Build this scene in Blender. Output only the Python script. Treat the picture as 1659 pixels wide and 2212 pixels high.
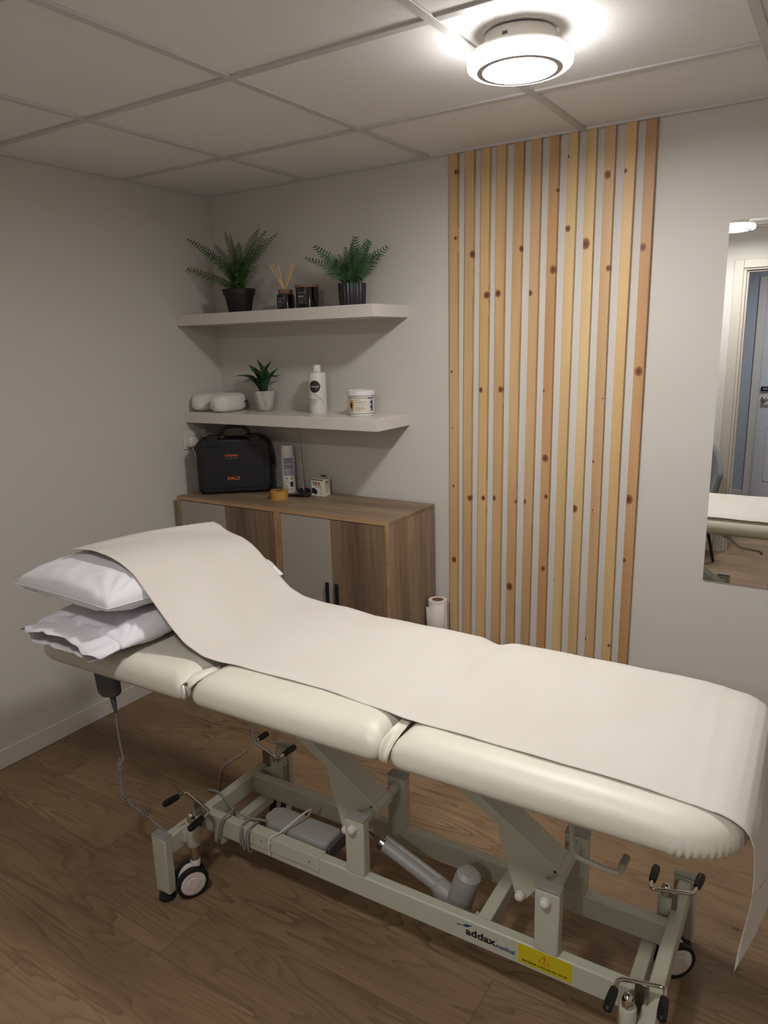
import bpy, bmesh, math, random
from mathutils import Vector, Matrix, noise
random.seed(7)
for o in list(bpy.data.objects): bpy.data.objects.remove(o)
C = bpy.context.scene.collection
PI = math.pi
# ------------------------------------------------------------------ camera
CAM = (2.6448, -2.6642, 1.5679); YAW, PITCH, ROLL, FPX = 0.5705, -0.2277, -0.0264, 1576.7
def cam_axes():
    cy, sy, cp, sp = math.cos(YAW), math.sin(YAW), math.cos(PITCH), math.sin(PITCH)
    w = Vector((-sy*cp, cy*cp, sp)); r = Vector((cy, sy, 0)); u = r.cross(w)
    c, s = math.cos(ROLL), math.sin(ROLL)
    return c*r + s*u, -s*r + c*u, w
_r, _u, _w = cam_axes()
cd = bpy.data.cameras.new('camera'); cam = bpy.data.objects.new('camera', cd); C.objects.link(cam)
cam.matrix_world = Matrix(((_r.x, _u.x, -_w.x, CAM[0]), (_r.y, _u.y, -_w.y, CAM[1]), (_r.z, _u.z, -_w.z, CAM[2]), (0, 0, 0, 1)))
cd.sensor_fit = 'HORIZONTAL'; cd.sensor_width = 36; cd.lens = 36*FPX/1659; cd.clip_start = 0.02
bpy.context.scene.camera = cam
# ------------------------------------------------------------------ world, exposure, lamp settings
W = bpy.data.worlds.new('world'); bpy.context.scene.world = W; W.use_nodes = True
W.node_tree.nodes['Background'].inputs[0].default_value = (0.55, 0.6, 0.7, 1)
W.node_tree.nodes['Background'].inputs[1].default_value = 0.0
vs = bpy.context.scene.view_settings
vs.view_transform = 'Standard'; vs.look = 'None'; vs.gamma = 1; vs.use_curve_mapping = False; vs.exposure = 0.27
LAMP_COLOR = (1.0, 0.98, 0.975); LAMP_POWER = 215.0; LAMP2_POWER = 200.0
HALL_COLOR = (0.90, 0.94, 1.0); HALL_POWER = 190.0

# ------------------------------------------------------------------ materials
def lin(c):
    return tuple((v/12.92 if v <= .04045 else ((v+.055)/1.055)**2.4) for v in c)
def hexc(h):
    return lin(tuple(int(h[i:i+2], 16)/255 for i in (0, 2, 4))) + (1,)
class NT:
    def __init__(s, name):
        s.m = bpy.data.materials.new(name); s.m.use_nodes = True
        s.n = s.m.node_tree.nodes; s.l = s.m.node_tree.links; s.b = s.n['Principled BSDF']
    def new(s, t, **k):
        x = s.n.new(t)
        for a, v in k.items(): setattr(x, a, v)
        return x
    def link(s, a, b): s.l.new(a, b)
    def math(s, op, a, b=None, c=None, clamp=False):
        x = s.new('ShaderNodeMath', operation=op, use_clamp=clamp)
        for i, v in enumerate((a, b, c)):
            if v is None: continue
            if isinstance(v, (int, float)): x.inputs[i].default_value = v
            else: s.link(v, x.inputs[i])
        return x.outputs[0]
    def coord(s, scale=(1, 1, 1), loc=(0, 0, 0), kind='Object'):
        t = s.new('ShaderNodeTexCoord'); mp = s.new('ShaderNodeMapping')
        mp.inputs['Scale'].default_value = scale; mp.inputs['Location'].default_value = loc
        s.link(t.outputs[kind], mp.inputs[0]); return mp.outputs[0]
    def noise(s, vec, scale, detail=2, rough=.5, out=0):
        x = s.new('ShaderNodeTexNoise'); x.inputs['Scale'].default_value = scale
        x.inputs['Detail'].default_value = detail; x.inputs['Roughness'].default_value = rough
        s.link(vec, x.inputs['Vector']); return x.outputs[out]
    def ramp(s, fac, stops):
        x = s.new('ShaderNodeValToRGB'); e = x.color_ramp.elements
        while len(e) < len(stops): e.new(.5)
        for i, (p, c) in enumerate(stops): e[i].position = p; e[i].color = c
        s.link(fac, x.inputs[0]); return x.outputs[0]
    def mix(s, fac, a, b, mode='MIX'):
        x = s.new('ShaderNodeMixRGB', blend_type=mode)
        for i, v in enumerate((fac, a, b)):
            if isinstance(v, (int, float)): x.inputs[i].default_value = v
            elif isinstance(v, tuple): x.inputs[i].default_value = v
            else: s.link(v, x.inputs[i])
        return x.outputs[0]
    def bump(s, h, strength=.3, dist=.001):
        x = s.new('ShaderNodeBump'); x.inputs['Strength'].default_value = strength; x.inputs['Distance'].default_value = dist
        s.link(h, x.inputs['Height']); s.link(x.outputs[0], s.b.inputs['Normal'])
    def color(s, v): s.link(v, s.b.inputs['Base Color'])
def plain(name, h, rough=.5, metal=0, nscale=60, nbump=.1, var=.04, spec=None, coat=0, sheen=0, dist=.0006):
    t = NT(name); t.b.inputs['Roughness'].default_value = rough; t.b.inputs['Metallic'].default_value = metal
    v = t.coord(); n = t.noise(v, nscale, 3)
    c = hexc(h); lo = tuple(x*(1-var) for x in c[:3])+(1,); hi = tuple(min(1, x*(1+var)) for x in c[:3])+(1,)
    t.color(t.ramp(n, [(.3, lo), (.7, hi)]))
    if nbump: t.bump(n, nbump, dist)
    if spec is not None: t.b.inputs['Specular IOR Level'].default_value = spec
    if coat: t.b.inputs['Coat Weight'].default_value = coat
    if sheen: t.b.inputs['Sheen Weight'].default_value = sheen
    return t.m
def emit(name, col, strength):
    t = NT(name); t.b.inputs['Base Color'].default_value = (.8, .8, .8, 1)
    t.b.inputs['Emission Color'].default_value = tuple(col)+(1,); t.b.inputs['Emission Strength'].default_value = strength
    return t.m
M = {}
M['wall'] = plain('wall_paint', 'c8c3bb', .85, nscale=220, nbump=.12, var=.015)
M['wall_hall'] = plain('hall_paint', 'a9aeb8', .85, nscale=220, nbump=.1, var=.015)
M['white_trim'] = plain('white_trim', 'd0cac3', .45, nscale=40, nbump=.03, var=.01)
M['white_gloss'] = plain('white_lacquer', 'd3ccc2', .28, nscale=30, nbump=.02, var=.01)
M['grid'] = plain('ceiling_bar_white', 'c6c2be', .4, nscale=40, nbump=.02, var=.01)
M['frame'] = plain('cream_powder_coat', 'b8b6a3', .42, nscale=300, nbump=.08, var=.02)
M['frame_cap'] = plain('grey_plastic_cap', '8f8b82', .5)
M['black_plastic'] = plain('black_plastic', '060608', .45, nscale=400, nbump=.15)
M['case_black'] = plain('case_black', '07090d', .55, nscale=500, nbump=.2)
M['rubber'] = plain('rubber', '0d0d0e', .6)
M['wheel_white'] = plain('wheel_hub', 'd8cdc8', .4)
M['chrome'] = plain('chrome', 'c9c4bc', .14, 1, nbump=0, var=0)
M['steel'] = plain('brushed_steel', '9a9690', .3, 1, nscale=200, nbump=.05)
M['grey_plastic'] = plain('grey_plastic', '989590', .45, nscale=120, nbump=.05)
M['grey_dark'] = plain('dark_grey_plastic', '4a494b', .5)
M['knob_white'] = plain('white_plastic', 'cfc6be', .35)
M['cable_grey'] = plain('grey_cable', '87837e', .5)
M['pillow'] = plain('white_cotton', 'dcd8dd', .9, nscale=900, nbump=.15, var=.015, sheen=.2)
M['pine_dowel'] = plain('rattan', 'e3bd80', .6)
M['cork'] = plain('cork', '80624a', .8, nscale=250, nbump=.4, var=.2)
M['glass_black'] = plain('black_glass', '08080a', .1, nbump=0, coat=.5)
M['pot_black'] = plain('black_pot', '101114', .55, nscale=200, nbump=.1)
M['pot_ribbed'] = plain('ribbed_pot', '24252b', .42)
M['soil'] = plain('soil', '17120c', .95, nscale=150, nbump=.8, var=.4)
M['white_plastic'] = plain('white_bottle', 'd5d0c8', .35, nbump=0)
M['cap_white'] = plain('white_cap', 'dcd6d6', .3, nbump=0)
M['label_cream'] = plain('label_paper', 'd2cbba', .45, nbump=0)
M['ink_dark'] = plain('dark_ink', '241c14', .5, nbump=0)
M['ink_black'] = plain('black_ink', '0d0d10', .5, nbump=0)
M['ink_grey'] = plain('grey_ink', '8b8780', .5, nbump=0)
M['ink_lilac'] = plain('pale_lilac_ink', '8f8ca0', .5, nbump=0)
M['ink_white'] = plain('white_ink', 'c9c6c6', .5, nbump=0)
M['ink_blue'] = plain('blue_ink', '14357a', .5, nbump=0)
M['ink_navy'] = plain('navy_ink', '10183a', .5, nbump=0)
M['ink_orange'] = plain('orange_ink', 'dc6a36', .5, nbump=0)
M['ink_red'] = plain('red_ink', 'b03a1c', .5, nbump=0)
M['ink_tan'] = plain('tan_ink', 'b48a4c', .5, nbump=0)
M['yellow'] = plain('yellow_label', 'c7b414', .5, nbump=0)
M['tape'] = plain('tan_tape', 'b9843a', .6, nscale=300, nbump=.1)
M['foam_white'] = plain('white_foam_cover', 'dad5ce', .9, nscale=700, nbump=.2, sheen=.3)
M['paper_roll'] = plain('paper_roll', 'cfc6ba', .9, nscale=500, nbump=.15)
M['rod_white'] = plain('white_rod', 'b4ada3', .5)
M['door_white'] = plain('door_white', 'c9c8cc', .45, nbump=.02)
M['chair_grey'] = plain('grey_chair_fabric', '6c6c6c', .95, nscale=500, nbump=.3, sheen=.2)
M['dimmed_trim'] = plain('dimmed_trim', 'b9b1a5', .45, nbump=.03)  # doorway trim colour darkened to offset the strong light of the near lamp
M['trim_ring'] = plain('satin_ring', 'c4c4cc', .4, nbump=0)
def mat_mirror():
    t = NT('mirror_silver'); t.b.inputs['Metallic'].default_value = 1; t.b.inputs['Roughness'].default_value = .0
    n = t.noise(t.coord(), 3, 2); t.color(t.ramp(n, [(0, (.86, .88, .87, 1)), (1, (.9, .91, .9, 1))])); return t.m
M['mirror'] = mat_mirror()
def mat_tile():
    t = NT('ceiling_tile'); t.b.inputs['Roughness'].default_value = .9
    v = t.coord(); n = t.noise(v, 260, 3, .6)
    vo = t.new('ShaderNodeTexVoronoi'); vo.inputs['Scale'].default_value = 130; t.link(v, vo.inputs['Vector'])
    big = t.noise(v, 40, 2)
    pit = t.math('LESS_THAN', vo.outputs['Distance'], t.math('MULTIPLY_ADD', big, .30, .06))
    pit = t.math('MULTIPLY', pit, t.math('GREATER_THAN', t.noise(v, 95, 1), .5))
    t.color(t.mix(t.math('MULTIPLY', pit, .35), hexc('e6e3e0'), hexc('a5a09a')))
    t.bump(t.math('SUBTRACT', n, t.math('MULTIPLY', pit, .9)), .55, .0016); return t.m
M['tile'] = mat_tile()
def mat_floor():
    t = NT('oak_plank_floor'); v = t.coord()
    sp = t.new('ShaderNodeSeparateXYZ'); t.link(v, sp.inputs[0]); x, y = sp.outputs[0], sp.outputs[1]
    Wd, Ln = .192, 1.28
    row = t.math('FLOOR', t.math('DIVIDE', t.math('ADD', y, 6.05), Wd))
    fy = t.math('FRACT', t.math('DIVIDE', t.math('ADD', y, 6.05), Wd))
    xs = t.math('DIVIDE', t.math('ADD', t.math('ADD', x, 8.0), t.math('MULTIPLY', t.math('FRACT', t.math('MULTIPLY', row, .3819)), Ln)), Ln)
    col = t.math('FLOOR', xs); fx = t.math('FRACT', xs)
    cid = t.new('ShaderNodeCombineXYZ'); t.link(row, cid.inputs[0]); t.link(col, cid.inputs[1])
    wn = t.new('ShaderNodeTexWhiteNoise'); t.link(cid.outputs[0], wn.inputs['Vector'])
    ofs = t.new('ShaderNodeVectorMath', operation='MULTIPLY'); t.link(wn.outputs['Color'], ofs.inputs[0]); ofs.inputs[1].default_value = (7, 5, 9)
    ad = t.new('ShaderNodeVectorMath', operation='ADD'); t.link(v, ad.inputs[0]); t.link(ofs.outputs[0], ad.inputs[1])
    st = t.new('ShaderNodeVectorMath', operation='MULTIPLY'); t.link(ad.outputs[0], st.inputs[0]); st.inputs[1].default_value = (1.0, 7.4, 1)
    base = t.noise(st.outputs[0], 1.0, 2.5, .45)            # broad field whose level lines are the cathedral figure
    rings = t.math('FRACT', t.math('MULTIPLY', base, 19))
    ringd = t.math('POWER', rings, 3.0)
    st2 = t.new('ShaderNodeVectorMath', operation='MULTIPLY'); t.link(ad.outputs[0], st2.inputs[0]); st2.inputs[1].default_value = (9, 260, 1)
    fine = t.noise(st2.outputs[0], 1.0, 3, .6)
    st3 = t.new('ShaderNodeVectorMath', operation='MULTIPLY'); t.link(ad.outputs[0], st3.inputs[0]); st3.inputs[1].default_value = (1.3, 3.4, 1)
    tone = t.noise(st3.outputs[0], 1.0, 3, .55)
    tc = t.ramp(tone, [(.25, hexc('7a634b')), (.5, hexc('8d7458')), (.75, hexc('a2886a'))])
    tc = t.mix(t.math('MULTIPLY', ringd, t.math('MULTIPLY', t.math('SUBTRACT', t.noise(st3.outputs[0], 1.6, 1), .2, clamp=True), 1.5)), tc, hexc('58432f'))
    tc = t.mix(t.math('MULTIPLY', t.math('GREATER_THAN', fine, .56), .16), tc, hexc('4a3826'))
    pv = t.math('MULTIPLY_ADD', wn.outputs['Value'], .13, .92)
    cm = t.new('ShaderNodeCombineXYZ'); [t.link(pv, cm.inputs[i]) for i in range(3)]
    tc = t.mix(1.0, tc, cm.outputs[0], 'MULTIPLY')
    # a few knots
    st4 = t.new('ShaderNodeVectorMath', operation='MULTIPLY'); t.link(ad.outputs[0], st4.inputs[0]); st4.inputs[1].default_value = (2.2, 4.2, 1)
    vk = t.new('ShaderNodeTexVoronoi'); vk.inputs['Scale'].default_value = 1.0; t.link(st4.outputs[0], vk.inputs['Vector'])
    halo = t.math('POWER', t.math('SUBTRACT', 1, t.math('DIVIDE', vk.outputs['Distance'], .34), clamp=True), 2)
    tc = t.mix(t.math('MULTIPLY', halo, .5), tc, hexc('4a3625'))
    kn = t.math('LESS_THAN', t.math('ADD', vk.outputs['Distance'], t.math('MULTIPLY', fine, .02)), .055)
    kn = t.math('MULTIPLY', kn, .6)
    tc = t.mix(kn, tc, hexc('3a2a1a'))
    ey = t.math('MINIMUM', fy, t.math('SUBTRACT', 1, fy)); ex = t.math('MINIMUM', fx, t.math('SUBTRACT', 1, fx))
    seam = t.math('MAXIMUM', t.math('LESS_THAN', ey, .008), t.math('LESS_THAN', ex, .0013))
    tc = t.mix(t.math('MULTIPLY', seam, .3), tc, hexc('33261a'))
    t.color(tc); t.b.inputs['Roughness'].default_value = .5; t.b.inputs['Specular IOR Level'].default_value = .3
    t.bump(t.math('SUBTRACT', t.math('MULTIPLY', fine, .3), seam), .25, .0008); return t.m
M['floor'] = mat_floor()
def mat_wood(name, axis, cols, sx=3, sg=60, seed=0):
    # straight-grained laminate; axis is the grain direction (0 x, 2 z)
    t = NT(name); sc = [sg, sg, sg]; sc[axis] = sx; v = t.coord(tuple(sc), (seed*3.7, seed*1.3, seed*2.1))
    sc2 = [9, 9, 9]; sc2[axis] = .8; v2 = t.coord(tuple(sc2), (seed*1.7, seed*5.3, seed*.9))
    a = t.noise(v, 1, 3, .6); b = t.noise(v2, 1, 3, .5)
    mixv = t.math('ADD', t.math('MULTIPLY', a, .35), t.math('MULTIPLY', b, .65))
    rings = t.math('POWER', t.math('FRACT', t.math('MULTIPLY', b, 9)), 3)
    c = t.ramp(mixv, [(.32, cols[0]), (.5, cols[1]), (.66, cols[2])])
    c = t.mix(t.math('MULTIPLY', rings, .22), c, cols[0])
    t.color(c); t.b.inputs['Roughness'].default_value = .5; t.bump(a, .1, .0005); return t.m
WC = [hexc('5c4a3a'), hexc('857059'), hexc('a08a70')]
M['oak_v'] = mat_wood('cabinet_oak_upright', 2, WC, seed=1)
M['oak_v2'] = mat_wood('cabinet_oak_door', 2, [hexc('4c3c2e'), hexc('745e49'), hexc('8b745b')], seed=3)
M['oak_h'] = mat_wood('cabinet_oak_top', 0, WC, seed=2)
M['oak_edge'] = mat_wood('cabinet_edge', 0, [hexc('8a6a48'), hexc('a8855e'), hexc('b4926c')], seed=4)
M['door_grey'] = plain('greige_door', 'a39a90', .5, nscale=60, nbump=.02, var=.01)
def mat_vinyl():
    t = NT('cream_vinyl'); v = t.coord(); n = t.noise(v, 450, 3); b = t.noise(v, 4, 2)
    t.color(t.ramp(b, [(.3, hexc('d2ccbb')), (.7, hexc('d6d1c2'))]))
    t.b.inputs['Roughness'].default_value = .42; t.b.inputs['Specular IOR Level'].default_value = .45
    t.bump(t.math('ADD', n, t.math('MULTIPLY', t.noise(v, 14, 2), 1.5)), .12, .0012); return t.m
M['vinyl'] = mat_vinyl()
def mat_paper():
    t = NT('couch_paper'); v = t.coord((1, 1, 1)); t.b.inputs['Roughness'].default_value = .95
    t.color(t.ramp(t.noise(v, 5, 2), [(.3, hexc('cbc4b9')), (.7, hexc('cfc9bf'))]))
    t.b.inputs['Specular IOR Level'].default_value = .15
    w = t.coord((900, 900, 900)); f = t.noise(w, 1, 1)
    t.bump(t.math('ADD', t.math('MULTIPLY', f, .3), t.noise(t.coord((22, 3, 5)), 1, 2)), .25, .0015)
    t.b.inputs['Subsurface Weight'].default_value = 0
    return t.m
M['paper'] = mat_paper()
def mat_leaf(name, c0, c1):
    t = NT(name); v = t.coord(); n = t.noise(v, 18, 3)
    t.color(t.ramp(n, [(.35, hexc(c0)), (.65, hexc(c1))])); t.b.inputs['Roughness'].default_value = .5
    t.bump(t.noise(v, 200, 2), .2, .0005); return t.m
M['fern_dark'] = mat_leaf('fern_green', '1d3a1c', '46632a')
M['fern_blue'] = mat_leaf('fern_deep_green', '2a4a2c', '486a44')
M['agave'] = mat_leaf('agave_green', '17361a', '2b5229')
def mat_stonepot():
    t = NT('streaked_concrete'); v = t.coord((60, 60, 9)); n = t.noise(v, 1, 4, .65)
    t.color(t.ramp(n, [(.38, hexc('8e8a84')), (.6, hexc('bdb9b2'))])); t.b.inputs['Roughness'].default_value = .7; t.bump(n, .8, .004); return t.m
M['stone_pot'] = mat_stonepot()
def mat_slat(i, knots):
    rnd = random.Random(i*17+3); t = NT('pine_slat_wood')
    tc = t.new('ShaderNodeTexCoord'); sp = t.new('ShaderNodeSeparateXYZ'); t.link(tc.outputs['Object'], sp.inputs[0])
    x, z = sp.outputs[0], sp.outputs[2]
    st = t.coord((9+rnd.random()*8, 9, .55), (rnd.random()*40, 3, rnd.random()*20)); f = t.noise(st, 1, 2, .4)
    g = t.math('MULTIPLY_ADD', x, 110+rnd.random()*170, t.math('MULTIPLY', f, 6+rnd.random()*5))
    mask = None
    for kx, kz, kr in knots:
        dx = t.math('SUBTRACT', x, kx); dz = t.math('MULTIPLY', t.math('SUBTRACT', z, kz), .8)
        d = t.math('SQRT', t.math('ADD', t.math('MULTIPLY', dx, dx), t.math('MULTIPLY', dz, dz)))
        dzz = t.math('MULTIPLY', dz, .4); d2 = t.math('SQRT', t.math('ADD', t.math('MULTIPLY', dx, dx), t.math('MULTIPLY', dzz, dzz)))
        fall = t.math('POWER', 2.718, t.math('MULTIPLY', d2, -1/(kr*1.3)))
        g = t.math('MULTIPLY_ADD', fall, 2.4, g)
        k = t.math('SUBTRACT', 1, t.math('DIVIDE', d, kr*1.4), clamp=True)
        mask = k if mask is None else t.math('MAXIMUM', mask, k)
    ring = t.math('POWER', t.math('FRACT', g), 2.2)
    tint = [('bf9a6b', 'd6b485'), ('bb9870', 'd0ae82'), ('c7a26c', 'dcba86'), ('bd986a', 'd3af7f')][i % 4]
    if i in (6, 11): tint = ('b08559', 'c89e70')
    if i in (7, 8): tint = ('c6a673', 'dcc190')
    c = t.ramp(t.noise(t.coord((14, 14, 1.1), (i*3.1, 0, i)), 1, 3), [(.3, hexc(tint[0])), (.7, hexc(tint[1]))])
    c = t.mix(t.math('MULTIPLY', ring, .62), c, hexc('98703f'))
    if mask is not None:
        c = t.mix(t.math('MULTIPLY', mask, 3.2, clamp=True), c, hexc('8a5330'))
        c = t.mix(t.math('MULTIPLY', t.math('SUBTRACT', mask, .35, clamp=True), 2.2, clamp=True), c, hexc('55331f'))
    t.color(c); t.b.inputs['Roughness'].default_value = .5; t.bump(ring, .08, .0005); return t.m

# ------------------------------------------------------------------ mesh helpers
class MB:
    def __init__(s): s.bm = bmesh.new()
    def box(s, a, b, rot=None, cen=None):
        a = Vector(a); b = Vector(b); vs_ = []
        for x in (a.x, b.x):
            for y in (a.y, b.y):
                for z in (a.z, b.z):
                    p = Vector((x, y, z))
                    if rot is not None:
                        c0 = Vector(cen) if cen is not None else (a+b)/2
                        p = c0 + rot @ (p-c0)
                    vs_.append(s.bm.verts.new(p))
        for f in ((0, 1, 3, 2), (4, 6, 7, 5), (0, 4, 5, 1), (2, 3, 7, 6), (0, 2, 6, 4), (1, 5, 7, 3)):
            s.bm.faces.new([vs_[i] for i in f])
        return s
    def prism(s, pts, d):
        # closed polygon of 3D points extruded along vector d
        d = Vector(d); A = [s.bm.verts.new(Vector(p)) for p in pts]; B = [s.bm.verts.new(Vector(p)+d) for p in pts]
        n = len(A); s.bm.faces.new(A[::-1]); s.bm.faces.new(B)
        for i in range(n): s.bm.faces.new((A[i], A[(i+1) % n], B[(i+1) % n], B[i]))
        return s
    def rings(s, R, closed=True, cap=True):
        V = [[s.bm.verts.new(Vector(p)) for p in r] for r in R]
        for a, b in zip(V, V[1:]):
            n = len(a)
            for i in range(n if closed else n-1):
                s.bm.faces.new((a[i], a[(i+1) % n], b[(i+1) % n], b[i]))
        if cap:
            s.bm.faces.new(V[0][::-1]); s.bm.faces.new(V[-1])
        return s
    def tube(s, path, r, n=10, cap=True, radii=None):
        P = [Vector(p) for p in path]; R = []; up = None
        for i, p in enumerate(P):
            t = (P[min(i+1, len(P)-1)] - P[max(i-1, 0)]).normalized()
            if up is None:
                up = Vector((0, 0, 1)) if abs(t.z) < .9 else Vector((1, 0, 0))
            up = (up - t*up.dot(t)).normalized(); sd = t.cross(up)
            rr = radii[i] if radii else r
            R.append([p + rr*(math.cos(2*PI*k/n)*up + math.sin(2*PI*k/n)*sd) for k in range(n)])
        return s.rings(R, True, cap)
    def cyl(s, a, b, r, r2=None, n=24): return s.tube([a, b], r, n, radii=[r, r if r2 is None else r2])
    def lathe(s, prof, c=(0, 0, 0), n=32, axis=None, fn=None):
        c = Vector(c); ax = Vector(axis or (0, 0, 1)).normalized()
        e1 = Vector((1, 0, 0)) if abs(ax.x) < .9 else Vector((0, 1, 0)); e1 = (e1-ax*e1.dot(ax)).normalized(); e2 = ax.cross(e1)
        R = []
        for r, h in prof:
            R.append([c + ax*h + (r*(fn(2*PI*k/n, h) if fn else 1))*(math.cos(2*PI*k/n)*e1 + math.sin(2*PI*k/n)*e2) for k in range(n)])
        s.rings(R, True, True); return s
    def grid(s, P):
        V = [[s.bm.verts.new(Vector(p)) for p in r] for r in P]
        for a, b in zip(V, V[1:]):
            for i in range(len(a)-1): s.bm.faces.new((a[i], a[i+1], b[i+1], b[i]))
        return s
def obj(name, mb, mat, parent=None, bevel=0, smooth=35, seg=2, solid=0, off=-1, sub=0):
    bm = mb.bm
    bmesh.ops.recalc_face_normals(bm, faces=bm.faces)
    me = bpy.data.meshes.new(name); bm.to_mesh(me); bm.free()
    if mat is not None: me.materials.append(M[mat] if isinstance(mat, str) else mat)
    o = bpy.data.objects.new(name, me); C.objects.link(o)
    if smooth:
        me.polygons.foreach_set('use_smooth', [True]*len(me.polygons)); me.set_sharp_from_angle(angle=math.radians(smooth))
    if solid:
        m = o.modifiers.new('solid', 'SOLIDIFY'); m.thickness = solid; m.offset = off
    if bevel:
        m = o.modifiers.new('bevel', 'BEVEL'); m.width = bevel; m.segments = seg; m.limit_method = 'ANGLE'; m.angle_limit = math.radians(40)
        m.harden_normals = False
    if sub:
        m = o.modifiers.new('sub', 'SUBSURF'); m.levels = sub; m.render_levels = sub
    if parent is not None: o.parent = parent
    return o
def tag(o, label=None, cat=None, group=None, kind=None):
    if label: o['label'] = label
    if cat: o['category'] = cat
    if group: o['group'] = group
    if kind: o['kind'] = kind
    return o
def thing(name, label, cat, loc=(0, 0, 0), rz=0, group=None):
    o = bpy.data.objects.new(name, None); C.objects.link(o); o.location = loc; o.rotation_euler = (0, 0, rz)
    o.empty_display_size = .05
    return tag(o, label, cat, group)
def struct(name, mb, mat, parent=None, **k):
    o = obj(name, mb, mat, parent, **k)
    if parent is None: o['kind'] = 'structure'
    return o
def dup(root, **k):
    r = root.copy(); C.objects.link(r)
    for ch in root.children:
        c = ch.copy(); C.objects.link(c); c.parent = r
        for g in ch.children:
            d = g.copy(); C.objects.link(d); d.parent = c
    for a, v in k.items():
        if a in ('label', 'group'): r[a] = v
        else: setattr(r, a, v)
    return r
def text_bm(txt, size, spacing=1.0, bold=0.0, depth=0.0004):
    cu = bpy.data.curves.new('lettering', 'FONT'); cu.body = txt; cu.size = size; cu.space_character = spacing
    cu.offset = bold; cu.extrude = depth/2; cu.resolution_u = 3
    o = bpy.data.objects.new('lettering', cu); C.objects.link(o)
    me = bpy.data.meshes.new_from_object(o.evaluated_get(bpy.context.evaluated_depsgraph_get()))
    bpy.data.objects.remove(o); bpy.data.curves.remove(cu)
    bm = bmesh.new(); bm.from_mesh(me); bpy.data.meshes.remove(me); return bm
def text(name, txt, width, org, ex, ey, mat, parent=None, bold=0, height=None, cylr=None, into=None):
    # lettering fitted to a width; org = left baseline; ex, ey in-plane axes; cylr = (centre, radius) wraps it round a cylinder
    bm = text_bm(txt, 1.0, bold=bold); xs = [v.co.x for v in bm.verts]; ys = [v.co.y for v in bm.verts]
    sx = width/(max(xs)-min(xs)); x0 = min(xs); sy = sx if height is None else height/(max(ys)-min(ys))
    ex = Vector(ex).normalized(); ey = Vector(ey).normalized(); ez = ex.cross(ey); org = Vector(org)
    zs = [v.co.z for v in bm.verts]; zm = min(zs)
    for v in bm.verts:
        a, b, c = (v.co.x-x0)*sx, v.co.y*sy, (.0003 if v.co.z > zm+1e-6 else 0.0)
        if cylr:
            cc, rr, th0 = cylr; th = th0 + a/rr
            v.co = Vector(cc) + (rr+.0002+c)*Vector((math.cos(th), math.sin(th), 0)) + Vector((0, 0, org.z+b))
        else: v.co = org + ex*a + ey*b + ez*c
    if into is not None:
        me = bpy.data.meshes.new('tmp'); bm.to_mesh(me); bm.free(); into.bm.from_mesh(me); bpy.data.meshes.remove(me); return
    mb = MB(); mb.bm.free(); mb.bm = bm
    return obj(name, mb, mat, parent, smooth=0)
def smoothpath(pts, n=8):
    P = [Vector(p) for p in pts]; out = []
    P = [P[0]*2-P[1]] + P + [P[-1]*2-P[-2]]
    for i in range(1, len(P)-2):
        a, b, c, d = P[i-1:i+3]
        for k in range(n):
            t = k/n
            out.append(.5*((2*b)+(c-a)*t+(2*a-5*b+4*c-d)*t*t+(3*b-3*c+d-a)*t**3))
    out.append(P[-2]); return out
def lerp(a, b, t): return a+(b-a)*t
def interp(pts, x):
    if x <= pts[0][0]: return pts[0][1]
    for (a, b), (c, d) in zip(pts, pts[1:]):
        if x <= c: return b+(d-b)*(x-a)/(c-a)
    return pts[-1][1]

# ------------------------------------------------------------------ room shell
HC = 2.252; XR = 3.45; YF = -3.05; YH = -5.0; T = .1
struct('floor', MB().box((-.1, YH-.1, -.06), (XR+.1, .1, 0)), 'floor', smooth=0)
struct('wall_left', MB().box((-.1, YF-T, 0), (0, .1, HC+.12)), 'wall', smooth=0)
struct('wall_back', MB().box((0, 0, 0), (XR, .1, HC+.12)), 'wall', smooth=0)
struct('wall_right', MB().box((XR, YF-T, 0), (XR+.1, .1, HC+.12)), 'wall', smooth=0)
DX0, DX1, DZ = 1.958, 2.85, 1.985          # clear doorway behind the camera
wf = MB().box((0, YF-T, 0), (DX0-.02, YF, HC+.12)).box((DX1+.02, YF-T, 0), (XR, YF, HC+.12)).box((DX0-.02, YF-T, DZ+.02), (DX1+.02, YF, HC+.12))
struct('wall_front', wf, 'wall', smooth=0)
# ceiling tiles carried by a grid of T bars
struct('ceiling', MB().box((-.1, YH-.1, HC+.006), (XR+.1, .1, HC+.05)), 'tile', smooth=0)
g = MB()
for x in (.585, 1.185, 1.785, 2.385, 2.985): g.box((x-.012, YF, HC-.001), (x+.012, 0, HC+.006))
for y in (-.478, -1.078, -1.678, -2.278, -2.878): g.box((0, y-.012, HC-.0004), (XR, y+.012, HC+.006))
struct('trim_1', g, 'grid', bevel=.0006, seg=1)
g = MB().box((0, -.02, HC-.002), (XR, 0, HC+.006)).box((0, YF, HC-.002), (.02, -.02, HC+.006)).box((XR-.02, YF, HC-.002), (XR, -.02, HC+.006)).box((.02, YF, HC-.002), (XR-.02, YF+.02, HC+.006))
struct('trim_2', g, 'grid')
def skirting(name, a, b):
    struct(name, MB().box(a, b), 'white_trim', bevel=.003)
skirting('baseboard_left', (0, YF, 0), (.014, 0, .076))
skirting('baseboard_back', (.014, -.014, 0), (XR, 0, .076))
skirting('baseboard_right', (XR-.014, YF, 0), (XR, -.014, .076))
skirting('baseboard_front', (.014, YF, 0), (DX0-.085, YF+.014, .076))
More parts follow.
